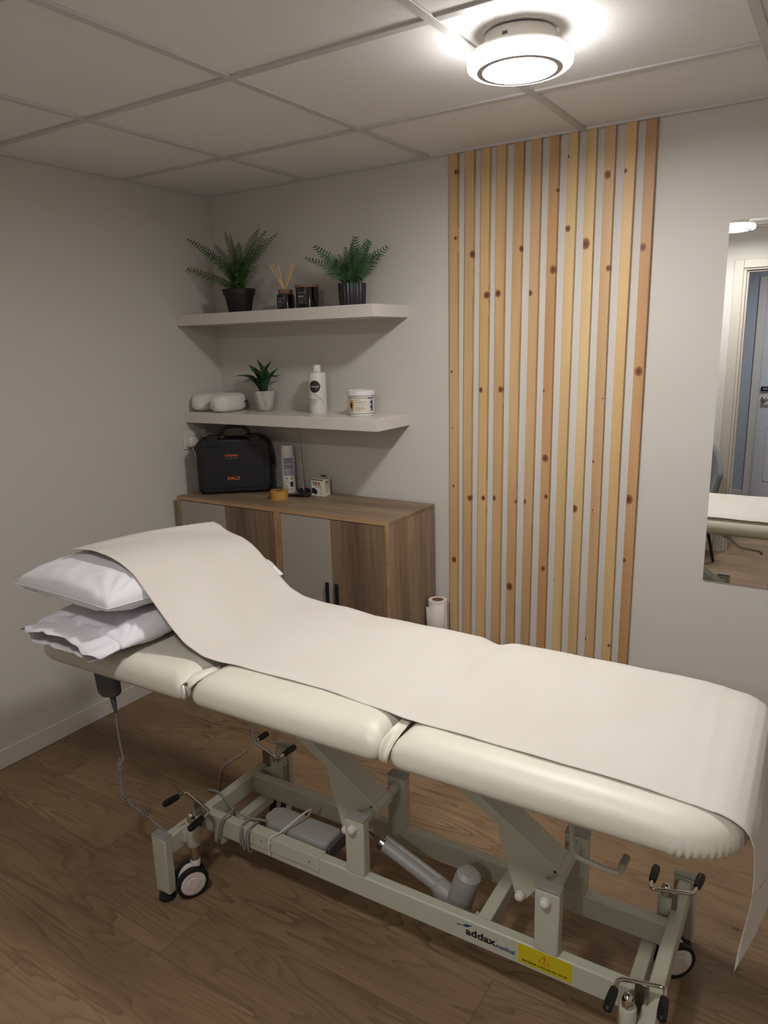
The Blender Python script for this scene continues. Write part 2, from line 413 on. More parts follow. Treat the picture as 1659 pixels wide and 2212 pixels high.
# door lining and architrave of the open doorway (seen in the mirror)
a = MB()
for s, x in ((-1, DX0), (1, DX1)):
    a.box((x if s > 0 else x-.025, YF-T-.004, 0), (x+.025 if s > 0 else x, YF+.004, DZ))
a.box((DX0-.025, YF-T-.004, DZ), (DX1+.025, YF+.004, DZ+.025))
struct('trim_3', a, 'dimmed_trim', bevel=.002)
a = MB()
a.box((DX0-.080, YF, 0), (DX0-.018, YF+.018, DZ+.07)).box((DX1+.018, YF, 0), (DX1+.08, YF+.018, DZ+.07)).box((DX0-.018, YF, DZ+.012), (DX1+.018, YF+.018, DZ+.07))
struct('trim_4', a, 'dimmed_trim', bevel=.004)
a = MB().box((DX0, YF-.06, 0), (DX0+.012, YF-.02, DZ)).box((DX0+.012, YF-.06, DZ-.012), (DX1, YF-.02, DZ))
struct('trim_5', a, 'dimmed_trim', bevel=.001)
# hallway beyond the doorway
struct('wall_hall_left', MB().box((.6, YH, 0), (.7, YF-T, HC+.006)), 'wall_hall', smooth=0)
struct('wall_hall_back', MB().box((.6, YH-.1, 0), (XR+.1, YH, HC+.006)), 'wall_hall', smooth=0)
struct('wall_hall_right', MB().box((XR, YH, 0), (XR+.1, YF-T, HC+.006)), 'wall_hall', smooth=0)
struct('baseboard_hall', MB().box((.7, YH, 0), (1.84, YH+.014, .1)), 'white_trim', bevel=.003)
a = MB().box((1.84, YH, 0), (1.895, YH+.018, 2.06)).box((2.70, YH, 0), (2.765, YH+.018, 2.06)).box((1.895, YH, 1.995), (2.70, YH+.018, 2.06))
a.box((1.895, YH, 0), (1.906, YH+.012, 1.995))
struct('trim_6', a, 'white_trim', bevel=.003)
dm = MB().box((1.908, YH, .01), (2.695, YH+.008, 1.99))
dr = struct('door_1', dm, 'door_white', bevel=.001)
for x0, x1 in ((2.0, 2.25), (2.35, 2.6)):
    for z0, z1 in ((.2, .72), (.86, 1.5), (1.6, 1.88)):
        p = MB()
        p.box((x0, YH+.006, z0), (x1, YH+.014, z0+.012)).box((x0, YH+.006, z1-.012), (x1, YH+.014, z1)).box((x0, YH+.006, z0), (x0+.012, YH+.014, z1)).box((x1-.012, YH+.006, z0), (x1, YH+.014, z1))
        obj('panel_moulding', p, 'door_white', dr, bevel=.003)
hd = MB().lathe([(0.0, 0), (.026, 0), (.026, .008), (.012, .012), (.01, .045), (0, .046)], (1.955, YH+.008, .965), 20, (0, 1, 0))
hd.tube([(1.955, YH+.05, .965), (2.07, YH+.05, .965)], .009, 10)
obj('door_handle', hd, 'chrome', dr)
lk = obj('number_lock', MB().box((1.925, YH+.008, 1.045), (2.03, YH+.03, 1.085)), 'black_plastic', dr, bevel=.004)
tk = MB()
for k in range(4): tk.box((1.945+k*.018, YH+.03, 1.058), (1.955+k*.018, YH+.0315, 1.072))
obj('dial', tk, 'ink_white', lk, smooth=0)

# ------------------------------------------------------------------ ceiling lamps
def lamp(x, y, label, power, col=LAMP_COLOR):
    t = thing('ceiling_lamp', label, 'ceiling lamp', (x, y, HC))
    b = obj('lamp_body', MB().lathe([(0, .0), (.083, .0), (.083, -.034), (.078, -.040), (0, -.040)], n=48), 'white_gloss', t)
    obj('slot', MB().box((-.008, -.0845, -.020), (.004, -.082, -.014)), 'grey_dark', b)
    hs_ = MB().lathe([(.0832, -.0325), (.112, -.0345), (.1165, -.0375), (.117, -.041), (.112, -.0445), (.090, -.0445), (.0832, -.0405)], n=64)
    for f in [f for f in hs_.bm.faces if len(f.verts) > 10]: hs_.bm.faces.remove(f)
    obj('ring_housing', hs_, 'white_gloss', t)
    prof = [(.098, -.0450), (.112, -.0450), (.1165, -.0425), (.1205, -.0475), (.1225, -.055), (.121, -.064), (.114, -.070), (.104, -.0715), (.099, -.071), (.099, -.060), (.098, -.052)]
    R = []
    for k in range(64):
        R.append([(r*math.cos(2*PI*k/64), r*math.sin(2*PI*k/64), h) for r, h in prof])
    R.append(R[0]); m = MB().rings(R, True, False); bmesh.ops.remove_doubles(m.bm, verts=m.bm.verts, dist=1e-5)
    obj('ring_diffuser', m, emit('lamp_ring_glow', col, power*.105), t, smooth=60)
    R = []
    for k in range(65):
        a_ = 2*PI*k/64; R.append([(r*math.cos(a_), r*math.sin(a_), h) for r, h in ((.0992, -.060), (.0992, -.0738), (.0860, -.0745), (.0860, -.060))])
    m = MB().rings(R, True, False); bmesh.ops.remove_doubles(m.bm, verts=m.bm.verts, dist=1e-5)
    obj('trim_ring', m, 'trim_ring', t)
    m = MB().lathe([(0, -.058), (.0858, -.058), (.0858, -.0735), (.080, -.0742), (.04, -.0750), (0, -.0752)], n=48)
    obj('centre_diffuser', m, emit('lamp_centre_glow', col, power*.86), t, smooth=60)
    return t
lamp(1.912, -.885, 'lit round white ceiling lamp with glowing ring in front of the wooden slats', LAMP_POWER)
lamp(1.93, -2.50, 'second round ceiling lamp, seen only as a bright streak atop the wall mirror', LAMP2_POWER)
lamp(2.35, -4.1, 'unseen round ceiling lamp added in the hallway beyond the doorway, lighting what the mirror shows', HALL_POWER, HALL_COLOR)  # unseen lamp added to give the hallway its cool light

# ------------------------------------------------------------------ pine slats
KN = {1: [(1.308, 2.184, .0061), (1.305, 1.95, .0051), (1.286, 1.449, .0041), (1.287, 1.224, .0026), (1.292, .985, .0041), (1.293, .669, .0092)],
 2: [(1.376, 1.886, .0092), (1.365, .941, .0082)], 3: [(1.435, 1.734, .0092), (1.413, 1.378, .0072), (1.426, .947, .0072)],
 4: [(1.482, 1.737, .0092), (1.496, 1.381, .0082), (1.472, .951, .0077)], 5: [(1.572, 1.889, .0072), (1.563, .944, .0036), (1.544, .59, .0113)],
 6: [(1.61, 1.732, .0072), (1.6, .948, .0082)], 7: [(1.702, 2.072, .0041), (1.694, 1.807, .0102), (1.669, 1.377, .0041), (1.682, 1.125, .0102), (1.689, .976, .0066), (1.684, .687, .0072)],
 8: [(1.738, 2.175, .0041), (1.744, 1.941, .0077), (1.727, .644, .0041)], 9: [(1.809, 1.885, .0128), (1.801, .94, .0102)],
 10: [(1.876, 2.099, .0092), (1.891, 1.798, .0072), (1.891, 1.354, .0026), (1.864, 1.124, .0046), (1.871, .941, .0026), (1.862, .428, .0046)],
 11: [(1.935, 2.103, .0051), (1.953, .418, .0046)], 12: [(2.004, 1.857, .0092), (2.011, 1.449, .0113), (1.999, .994, .0123), (1.994, .764, .0061)]}
XT = [1.280, 1.346, 1.410, 1.474, 1.540, 1.606, 1.672, 1.736, 1.800, 1.865, 1.930, 1.995]
XB = [1.270, 1.332, 1.398, 1.464, 1.529, 1.596, 1.661, 1.728, 1.794, 1.859, 1.925, 1.989]
NTH = ['first (next to the cabinets)', 'second', 'third', 'fourth', 'fifth', 'sixth', 'seventh', 'eighth', 'ninth', 'tenth', 'eleventh', 'twelfth (nearest the mirror)']
for i in range(12):
    w = .0345
    m = MB(); z0, z1 = .02, HC-.002
    zs = [z0+(z1-z0)*k/8 for k in range(9)]; R = []
    for k, z in enumerate(zs):
        xb = lerp(XB[i], XT[i], (z-.36)/(2.25-.36)); wob = .0012*math.sin(i*2.1+z*2.3)
        y0 = -.0145 if z < .08 else 0
        R.append([(xb+wob, y0, z), (xb+wob, -.0195, z), (xb+w+wob, -.0195, z), (xb+w+wob, y0, z)])
    m.rings(R)
    kn = [(k[0], k[1], k[2]) for k in KN.get(i+1, [])]
    o = obj('wall_slat', m, mat_slat(i, kn), bevel=.0012, seg=1)
    tag(o, 'upright pine slat on the grey wall, %s counted from the cabinets' % NTH[i], 'wall slat', 'pine slats on the back wall')

# ------------------------------------------------------------------ mirror
t = thing('wall_mirror', 'tall narrow frameless mirror screwed to the wall right of the slats', 'mirror', (2.264, 0, .727))
MW, MH = .203, 1.187
obj('mirror_backing', MB().box((0, -.003, 0), (MW, 0, MH)), 'grey_dark', t)
obj('mirror_glass', MB().box((.0003, -.0055, .0003), (MW-.0003, -.003, MH-.0003)), 'mirror', t)
for sx, sz in ((.007, MH-.009), (.05, MH-.03)):
    obj('screw', MB().lathe([(0, 0), (.0022, 0), (.0016, .001), (0, .0012)], (sx, -.0055, sz), 10, (0, -1, 0)), 'grey_dark', t)

# ------------------------------------------------------------------ floating shelves
def shelf(z0, z1, x1, y1, label):
    t = thing('floating_shelf', label, 'shelf', (0, 0, z0))
    obj('shelf_board', MB().box((.0005, y1, 0), (x1, 0, z1-z0)), 'white_gloss', t, bevel=.0015)
    e = MB().box((x1, y1+.0005, .0008), (x1+.0012, 0, z1-z0-.0008)); obj('end_band', e, 'white_gloss', t)
shelf(1.6665, 1.7145, 1.077, -.257, 'upper white floating shelf in the corner, holding two ferns')
shelf(1.2260, 1.2750, 1.076, -.254, 'lower white floating shelf in the corner, holding bottle and tub')

# ------------------------------------------------------------------ cabinets
def cabinet(x0, x1, label):
    t = thing('cabinet', label, 'cabinet', (x0, -.016, 0)); w = x1-x0; D = .366; H = .9; th = .016
    obj('cabinet_top', MB().box((0, -D, H-.016), (w, 0, H)), 'oak_h', t, bevel=.001)
    obj('top_edge_band', MB().box((0, -D-.001, H-.016), (w, -D, H)), 'oak_edge', t)
    for sx in (0, w-th):
        obj('side_panel', MB().box((sx, -D, 0), (sx+th, 0, H-.0165)), 'oak_v', t, bevel=.0008)
        obj('edge_band', MB().box((sx, -D-.001, 0), (sx+th, -D, H-.0165)), 'oak_edge', t)
    obj('back_panel', MB().box((th, -.006, .04), (w-th, -.001, H-.017)), 'door_grey', t)
    obj('plinth', MB().box((th, -D+.03, 0), (w-th, -D+.045, .05)), 'oak_v2', t)
    obj('bottom_panel', MB().box((th, -D+.022, .05), (w-th, -.006, .066)), 'oak_v', t)
    mid = w/2
    for a_, b_, mt, hx in ((th+.002, mid-.0012, 'door_grey', mid-.024), (mid+.0012, w-th-.002, 'oak_v2', mid+.024)):
        d = obj('door', MB().box((a_, -D, .054), (b_, -D+.016, H-.0195)), mt, t, bevel=.0008)
        if mt == 'oak_v2': d['label'] = 'wood-grained door'
        else: d['label'] = 'plain greige door'
        h = MB().box((hx-.007, -D-.012, .42), (hx+.007, -D-.004, .615)).box((hx-.005, -D-.005, .435), (hx+.005, -D, .445)).box((hx-.005, -D-.005, .59), (hx+.005, -D, .60))
        obj('handle', h, 'black_plastic', d, bevel=.0012)
    return t
cabinet(.040, .6415, 'oak-effect two-door cabinet in the corner under the black case')
cabinet(.6425, 1.2, 'oak-effect two-door cabinet with black handles beside the wooden slats')

# ------------------------------------------------------------------ couch paper roll standing by the slats
t = thing('paper_roll', 'upright roll of white couch paper on the floor between cabinet and slats', 'paper roll', (1.2485, -.085, 0))
prof_o = [(.0395, 0), (.0405, .004), (.0405, .502), (.039, .505)]
R = []
for k in range(49):
    a_ = 2*PI*k/48; R.append([(r*math.cos(a_), r*math.sin(a_), h) for r, h in prof_o+[(.024, .505), (.024, 0)]])
m = MB().rings(R, True, False); bmesh.ops.remove_doubles(m.bm, verts=m.bm.verts, dist=1e-5)
obj('wound_paper', m, 'paper_roll', t)
R = [[(r*math.cos(2*PI*k/32), r*math.sin(2*PI*k/32), h) for r, h in ((.0238, .001), (.0238, .504), (.0222, .504), (.0222, .001))] for k in range(33)]
m = MB().rings(R, True, False); bmesh.ops.remove_doubles(m.bm, verts=m.bm.verts, dist=1e-5)
obj('cardboard_core', m, 'cork', t)
P = []
for k in range(14):
    s = k/13; a_ = math.radians(-20-120*s); r = .0413+.016*max(0, s-.55)**1.2
    P.append([(r*math.cos(a_)-.01*max(0, s-.6), r*math.sin(a_), z) for z in (.002, .1, .2, .3, .4, .50-.022*s-.004*math.sin(9*s))])
obj('loose_end', MB().grid(P), 'paper_roll', t, solid=.0007)

# ------------------------------------------------------------------ wall socket with plug
t = thing('wall_socket', 'white double wall socket on the left wall beside the black case', 'wall socket', (0, -.210, 1.143))
obj('faceplate', MB().box((0, -.073, -.043), (.009, .073, .043)), 'white_gloss', t, bevel=.0025)
for k in (-1, 1):
    obj('rocker_switch', MB().box((.009, k*.006-.005+(.0), .016), (.0125, k*.006+.005, .032)), 'white_gloss', t, bevel=.001)
h = MB()
for dy, dz, w_, hh in ((0, .008, .004, .008), (-.011, -.012, .006, .004), (.011, -.012, .006, .004)):
    h.box((.009, .037+dy-w_/2, dz-hh/2), (.0096, .037+dy+w_/2, dz+hh/2))
obj('socket_holes', h, 'ink_black', t, smooth=0)
t = thing('power_plug', 'pale mains plug pushed into the corner wall socket, its cable hanging down', 'plug', (.0095, -.247, 1.135))
m = MB(); R = []
for x, sy, sz in ((0, .022, .024), (.012, .025, .027), (.026, .023, .025), (.034, .016, .018)):
    R.append([(x, sy*math.copysign(abs(math.cos(a_))**.5, math.cos(a_)), sz*math.copysign(abs(math.sin(a_))**.5, math.sin(a_))) for a_ in [2*PI*k/24 for k in range(24)]])
m.rings(R); obj('plug_body', m, 'white_gloss', t)
pth = smoothpath([(.018, 0, -.024), (.02, .002, -.045), (.023, .012, -.08), (.024, .030, -.15), (.020, .045, -.2345), (.02, .12, -.232), (.03, .19, -.232)], 6)
obj('cable', MB().tube(pth, .003, 8), 'white_gloss', t)

# ------------------------------------------------------------------ black carry case
ca = math.radians(40)
t = thing('carry_case', 'black hard carry case with orange lettering standing on the corner cabinet', 'case', (.131, -.334, .9), ca)
def cham(w0, w1, z0, z1, c, c2=None):
    c2 = c2 or c
    return [(w0+c2, z0), (w1-c2, z0), (w1, z0+c2), (w1, z1-c), (w1-c, z1), (w0+c, z1), (w0, z1-c), (w0, z0+c2)]
def shell(y0, y1, ins0, ins1, o=(0, .345, 0, .262), c=.028):
    R = []
    for y, i_ in ((y0, ins0), ((y0*.75+y1*.25), ins0*.15+ins1*.1), (y1, ins1)):
        R.append([(x, y, z) for x, z in cham(o[0]+i_, o[1]-i_, o[2]+i_, o[3]-i_, c, .02)])
    return MB().rings(R)
base = obj('case_base', shell(.118, .062, .012, .0), 'case_black', t, bevel=.004)
lid = obj('case_lid', shell(.0, .057, .012, .0), 'case_black', t, bevel=.004)
obj('seam_gasket', MB().prism([(x, .056, z) for x, z in cham(.004, .341, .004, .258, .026, .019)], (0, .007, 0)), 'rubber', t)
obj('raised_panel', MB().prism([(x, -.0035, z) for x, z in cham(.024, .308, .028, .222, .006)], (0, .006, 0)), 'case_black', lid, bevel=.0015)
for lx in (.082, .272):
    m = MB().box((lx-.024, -.004, .222), (lx+.024, .02, .266)).box((lx-.026, .02, .250), (lx+.026, .075, .272))
    l = obj('latch', m, 'black_plastic', t, bevel=.002)
    rb = MB()
    for q in range(3): rb.box((lx-.017+q*.0135, -.0065, .226), (lx-.011+q*.0135, -.003, .262))
    obj('latch_rib', rb, 'black_plastic', l, bevel=.0008)
hp = smoothpath([(.122, .045, .255), (.121, .04, .284), (.135, .038, .302), (.150, .036, .3095), (.180, .036, .311), (.212, .036, .3095), (.227, .038, .302), (.243, .04, .284), (.244, .045, .255)], 5)
R = []
P_ = [Vector(p) for p in hp]
for i_, p in enumerate(P_):
    tt = (P_[min(i_+1, len(P_)-1)]-P_[max(i_-1, 0)]).normalized(); sd = Vector((0, 1, 0)); up = tt.cross(sd).normalized()
    R.append([p+up*.0085*math.copysign(abs(math.cos(a_))**.6, math.cos(a_))+sd*.012*math.copysign(abs(math.sin(a_))**.6, math.sin(a_)) for a_ in [2*PI*k/14 for k in range(14)]])
obj('handle', MB().rings(R), 'black_plastic', t)
for hx in (.122, .244):
    obj('hinge_lug', MB().box((hx-.014, .02, .245), (hx+.014, .06, .272)), 'black_plastic', t, bevel=.003)
obj('strap_tab', MB().box((.338, .066, .12), (.356, .078, .18)), 'rubber', t, bevel=.003)
text('lettering', 'DYNAMO', .060, (.134, -.0036, .176), (1, 0, 0), (0, 0, 1), 'ink_orange', t, bold=.012, height=.0105)
m = MB().box((.135, -.0042, .1675), (.193, -.0036, .1688)); obj('underline', m, 'ink_grey', t, smooth=0)
text('lettering', 'VALD', .060, (.136, -.0036, .068), (1, 0, 0), (0, 0, 1), 'ink_orange', t, bold=.02, height=.0145)

# ------------------------------------------------------------------ things on the cabinets
# aerosol can
t = thing('spray_can', 'tall white aerosol can with small print behind the tape roll', 'spray can', (.462, -.078, .9), math.radians(40))
obj('can_body', MB().lathe([(0, 0), (.029, 0), (.031, .003), (.031, .166), (.0295, .170), (0, .170)], n=40), 'white_plastic', t)
obj('cap', MB().lathe([(0, .168), (.0285, .168), (.0285, .2185), (.027, .221), (0, .221)], n=40), 'cap_white', t)
def arc_patch(mb, r, th0, th1, z0, z1, n=12, thk=.0003):
    A = []
    for k in range(n+1):
        a_ = th0+(th1-th0)*k/n; A.append([((r+q)*math.cos(a_), (r+q)*math.sin(a_), z) for q, z in ((0, z0), (thk, z0), (thk, z1), (0, z1))])
    mb.rings(A)
m = MB()
for z0, z1 in ((.137, .164), (.110, .134), (.080, .107)): arc_patch(m, .0311, math.radians(-128), math.radians(-45), z0, z1)
obj('print_block', m, 'ink_lilac', t)
m = MB(); arc_patch(m, .0311, math.radians(-78), math.radians(-50), .017+.012, .052); obj('barcode', m, 'ink_navy', t)
m = MB()
arc_patch(m, .0311, math.radians(-72), math.radians(-55), .060, .076)
for z in (.0555, .048, .0105, .0145, .0185, .0225): arc_patch(m, .0311, math.radians(-122), math.radians(-84 if z > .04 else -50), z, z+.0016)
for z in (.028, .033): arc_patch(m, .0311, math.radians(-118), math.radians(-98), z, z+.003)
obj('fine_print', m, 'ink_grey', t)
R = []
for k in range(25):
    a_ = 2*PI*k/24; R.append([(.0313*math.cos(math.radians(-104)+q*math.cos(a_)/.031), .0313*math.sin(math.radians(-104)+q*math.cos(a_)/.031), .068+q*math.sin(a_)) for q in (.0072, .0062)])
obj('warning_mark', MB().rings(R, False, False), 'ink_red', t, solid=.0003)
m = MB(); arc_patch(m, .0312, math.radians(-108), math.radians(-100), .0655, .0715); obj('flame_mark', m, 'ink_black', t)
# tan tape roll
def tube_ring(ro, ri, h, n=48, b=.0006):
    R = [[(r*math.cos(2*PI*k/n), r*math.sin(2*PI*k/n), z) for r, z in ((ro-b, 0), (ro, b), (ro, h-b), (ro-b, h), (ri, h), (ri, 0))] for k in range(n+1)]
    m = MB().rings(R, True, False); bmesh.ops.remove_doubles(m.bm, verts=m.bm.verts, dist=1e-5); return m
t = thing('tape_roll', 'tan roll of sports tape lying flat in front of the spray can', 'tape roll', (.524, -.222, .9))
obj('wound_tape', tube_ring(.0395, .016, .0375), 'tape', t)
obj('core', tube_ring(.0158, .0142, .0372), 'grey_dark', t)
# black ring base with a white rod
t = thing('rod_stand', 'thin white rod rising from a small black ring base against the wall', 'rod', (.527, -.050, .9))
m = MB(); R = []
for k in range(41):
    a_ = 2*PI*k/40; R.append([((.0215+.0075*math.cos(b_))*math.cos(a_), (.0215+.0075*math.cos(b_))*math.sin(a_), .0075+.0075*math.sin(b_)) for b_ in [2*PI*j/10 for j in range(10)]])
m.rings(R, True, False); bmesh.ops.remove_doubles(m.bm, verts=m.bm.verts, dist=1e-5)
m.lathe([(0, 0), (.016, 0), (.016, .008), (0, .008)], n=24)
obj('ring_base', m, 'rubber', t)
obj('rod', MB().tube([(-.002, .0, .008), (-.034, .014, .3255)], .0032, 10), 'rod_white', t)
# black handled tool
t = thing('massage_tool', 'flat black teardrop-shaped hand tool lying on the cabinet beside the tape', 'hand tool', (.575, -.145, .9), math.radians(26))
R = []
for x, w_, h in ((-.060, .006, .008), (-.052, .0075, .010), (-.036, .006, .010), (-.024, .007, .011), (-.008, .013, .013), (.012, .019, .015), (.030, .021, .015), (.044, .017, .013), (.052, .007, .008)):
    R.append([(x, w_*math.cos(a_), h*.5+h*.5*math.sin(a_)) for a_ in [2*PI*k/18 for k in range(18)]])
obj('tool_body', MB().rings(R), 'black_plastic', t)
obj('end_ring', MB().tube([(-.066+.007*math.cos(a_), .007*math.sin(a_), .0045) for a_ in [2*PI*k/16 for k in range(17)]], .0025, 8), 'black_plastic', t)
# tape box
t = thing('tape_box', 'small white carton with red K and blue picture on the cabinet', 'box', (.611, -.100, .9), math.radians(2))
obj('carton', MB().box((0, 0, 0), (.069, .050, .0765)), 'label_cream', t, bevel=.0008)
fl = MB().prism([(.0, .050, .0765), (.069, .050, .0765), (.062, .040, .092), (.020, .040, .092)], (0, -.0006, 0)); fl.box((.024, .034, .092), (.062, .0405, .0926))
obj('lid_flap', fl, 'label_cream', t)
obj('lid_mark', MB().box((.028, .0385, .0835), (.055, .0392, .0905)), 'ink_navy', t, smooth=0)
obj('black_band', MB().box((.0005, -.0004, .0715), (.0665, 0, .0755)), 'ink_black', t, smooth=0)
text('lettering', 'TIGER', .028, (.006, -.0002, .0585), (1, 0, 0), (0, 0, 1), 'ink_navy', t, bold=.03, height=.0075)
text('lettering', 'TAPE', .027, (.008, -.0002, .0485), (1, 0, 0), (0, 0, 1), 'ink_navy', t, bold=.03, height=.0085)
text('lettering', 'K', .015, (.038, -.0002, .0470), (1, 0, 0), (0, 0, 1), 'ink_red', t, bold=.05, height=.0185)
m = MB().box((.018, -.0003, .0395), (.060, 0, .0425)).box((.047, -.0003, .031), (.060, 0, .034))
for z in (.009, .013, .017): m.box((.044, -.0003, z), (.062, 0, z+.0012))
obj('fine_print', m, 'ink_grey', t, smooth=0)
pts = [(.002, .012), (.002, .034), (.012, .036), (.024, .031), (.032, .022), (.034, .014), (.030, .013), (.027, .006), (.022, .005), (.020, .010), (.012, .010)]
obj('blue_picture', MB().prism([(x, -.0004, z) for x, z in pts], (0, .0004, 0)), 'ink_navy', t, smooth=0)
m = MB().box((.069, .012, .056), (.0693, .034, .066))
for k in range(7): m.box((.069, .008, .050-k*.006), (.0693, .040-.004*(k % 3), .0515-k*.006))
obj('side_print', m, 'ink_grey', t, smooth=0)

# ------------------------------------------------------------------ lower shelf
ZS = 1.275
# horseshoe face cushion, opening towards the room
t = thing('face_cushion', 'white U-shaped padded face cushion lying at the left of the lower shelf', 'cushion', (.128, -.165, ZS))
cl = smoothpath([(-.076, -.055, 0), (-.078, 0, 0), (-.068, .055, 0), (-.035, .085, 0), (.005, .09, 0), (.045, .078, 0), (.066, .04, 0), (.068, -.02, 0), (.066, -.078, 0)], 5)
R = []
n = len(cl)
for i_, p in enumerate(cl):
    tt = (cl[min(i_+1, n-1)]-cl[max(i_-1, 0)]).normalized(); sd = Vector((tt.y, -tt.x, 0)); e = min(1, min(i_, n-1-i_)/3.0); e = math.sqrt(max(.02, 1-(1-e)**2))
    pp = p + (tt*.018*(1-e) if i_ > n/2 else -tt*.018*(1-e))
    w_, h = .046*(.35+.65*e), .040*(.55+.45*e)
    R.append([pp+sd*w_*math.copysign(abs(math.cos(a_))**.62, math.cos(a_))+Vector((0, 0, .040+h*math.copysign(abs(math.sin(a_))**.62, math.sin(a_)))) for a_ in [2*PI*k/24 for k in range(24)]])
obj('padding', MB().rings(R), 'foam_white', t, smooth=80)
obj('tag_strip', MB().box((.1035, .066, .036), (.1065, .098, .046), Matrix.Rotation(.35, 3, 'Z')), 'grey_dark', t)
# agave plant
t = thing('potted_agave', 'small artificial agave in a streaked grey pot on the lower shelf', 'plant', (.356, -.090, ZS))
def potfn(a_, h): return 1+.012*math.sin(13*a_+h*60)+.008*math.sin(29*a_-h*90)
R = []
prof = [(.030, 0), (.038, .006), (.044, .03), (.050, .065), (.0515, .088), (.0505, .093)]
for r, h in prof: R.append([(r*potfn(2*PI*k/72, h)*math.cos(2*PI*k/72), r*potfn(2*PI*k/72, h)*math.sin(2*PI*k/72), h) for k in range(72)])
for r, h in ((.046, .092), (.045, .080), (0.001, .079)): R.append([(r*math.cos(2*PI*k/72), r*math.sin(2*PI*k/72), h) for k in range(72)])
obj('pot', MB().rings(R), 'stone_pot', t)
obj('soil', MB().lathe([(0, .079), (.045, .079), (.043, .086), (0, .088)], n=24), 'soil', t)
def blade(base, tip, width, lift, cup=.25, droop=0.0):
    base, tip = Vector(base), Vector(tip); d = tip-base; side = d.cross(Vector((0, 0, 1)))
    side = side.normalized() if side.length > 1e-4 else Vector((1, 0, 0))
    nrm = side.cross(d).normalized(); P = []; N = 14
    for k in range(N+1):
        s = k/N; w_ = width*(.38+.62*math.sin(PI*min(1, s*1.25)**.9 if s < .8 else PI*.5*(1-s)/.2*1.0))
        w_ = width*interp([(0, .42), (.25, .62), (.5, .95), (.62, 1), (.78, .78), (.9, .38), (.97, .1), (1, .02)], s)
        c = base+d*s+nrm*lift*math.sin(PI*s)+Vector((0, 0, -droop*s*s))
        P.append([c+side*w_*q+nrm*cup*w_*(q*q) for q in (-1, -.5, 0, .5, 1)])
    return MB().grid(P)
AG = [((-.19, -.03, .16), .020, .02), ((-.11, .0, .21), .015, .01), ((-.12, .05, .185), .014, .015), ((-.03, -.01, .235), .023, .0), ((.055, .01, .225), .019, .01), ((.085, .03, .195), .022, .0),
      ((.115, -.01, .155), .022, .025), ((-.10, -.06, .13), .020, .03), ((-.035, -.05, .19), .022, .01), ((.04, -.06, .14), .022, .02), ((.07, .06, .16), .018, .02), ((-.05, .06, .19), .017, .01)]
for (tx, ty, tz), w_, lf in AG:
    tx *= .78
    obj('leaf', blade((tx*.08, ty*.1, .082), (tx, ty, tz), w_*1.45, lf+.012), 'agave', t, solid=.0012, smooth=60)
# lotion bottle
t = thing('lotion_bottle', 'tall white lotion bottle with a dark brown round logo', 'bottle', (.671, -.098, ZS), 0)
obj('bottle_body', MB().lathe([(0, 0), (.037, 0), (.039, .004), (.0385, .120), (.0385, .170), (.037, .1745), (.022, .178), (.0165, .179), (.0165, .184), (0, .184)], n=48), 'white_plastic', t)
obj('bottle_cap', MB().lathe([(0, .181), (.0168, .181), (.0165, .206), (.015, .2075), (0, .2075)], n=32), 'cap_white', t)
def th(deg): return math.radians(deg)
rb = .0387; c0 = th(-72)
def wrap(x, z, r=rb+.0002, cen=c0): return (r*math.cos(cen+x/r), r*math.sin(cen+x/r), z)
R = []
for q in [.0012*k for k in range(0, 22)]:
    R.append([wrap(q*math.cos(2*PI*k/40)*1.0, .1165+q*math.sin(2*PI*k/40)*1.02+.0*q) for k in range(40)])
lg = MB(); lg.rings(R[1:], True, False); lg.bm.faces.new([v for v in lg.bm.verts[:40]])
obj('logo_disc', lg, 'ink_dark', t, solid=.0003, off=1)
P = []
for k in range(25):
    s = k/24; x = -.020+.062*s; z = .1005-.045*s-.012*s*s; wd = .0009
    P.append([wrap(x, z-wd, rb+.0003), wrap(x, z+wd, rb+.0003)])
obj('logo_swoosh', MB().grid(P), 'ink_dark', t, solid=.0003, off=1)
text('lettering', 'NAQI', .036, (0, 0, .1125), (1, 0, 0), (0, 0, 1), 'ink_white', t, height=.0105, bold=.004, cylr=((0, 0, 0), rb+.0006, c0-.018/rb))
text('lettering', 'sport', .014, (0, 0, .1045), (1, 0, 0), (0, 0, 1), 'ink_grey', t, cylr=((0, 0, 0), rb+.0006, c0+.002/rb))
for s_, w_, z in (('MASSAGE', .040, .0565), ('LOTION', .032, .0460), ('SPORT', .0285, .0355)):
    text('lettering', s_, w_, (0, 0, z), (1, 0, 0), (0, 0, 1), 'ink_grey', t, height=.0072, cylr=((0, 0, 0), rb, c0-.027/rb), bold=.003)
# wax tub
t = thing('wax_tub', 'squat white screw-top tub with a printed cream label', 'tub', (.921, -.132, ZS))
obj('tub_body', MB().lathe([(0, 0), (.049, 0), (.052, .003), (.0535, .086), (0, .086)], n=56), 'white_plastic', t)
obj('label', MB().lathe([(.0530, .0115), (.0534, .0118), (.0541, .0760), (.0537, .0763)], n=56), 'label_cream', t)
obj('lid', MB().lathe([(0, .084), (.057, .084), (.059, .086), (.059, .1025), (.0575, .1045), (.053, .1045), (.052, .1020), (0, .1020)], n=56), 'cap_white', t)
m = MB()
arc_patch(m, .0533, 0, 2*PI, .0108, .0122, 56); obj('border_line', m, 'ink_navy', t)
m = MB(); arc_patch(m, .0542, 0, 2*PI, .0753, .0767, 56); obj('border_line', m, 'ink_navy', t)
rt = .0541; ct = th(-55)
for s_, w_, z, hh in (('SPORTS', .022, .0655, .0045), ('MASSAGE WAX', .046, .0565, .005)):
    text('lettering', s_, w_, (0, 0, z), (1, 0, 0), (0, 0, 1), 'ink_grey', t, height=hh, cylr=((0, 0, 0), rt, ct-.026/rt), bold=.003)
m = MB()
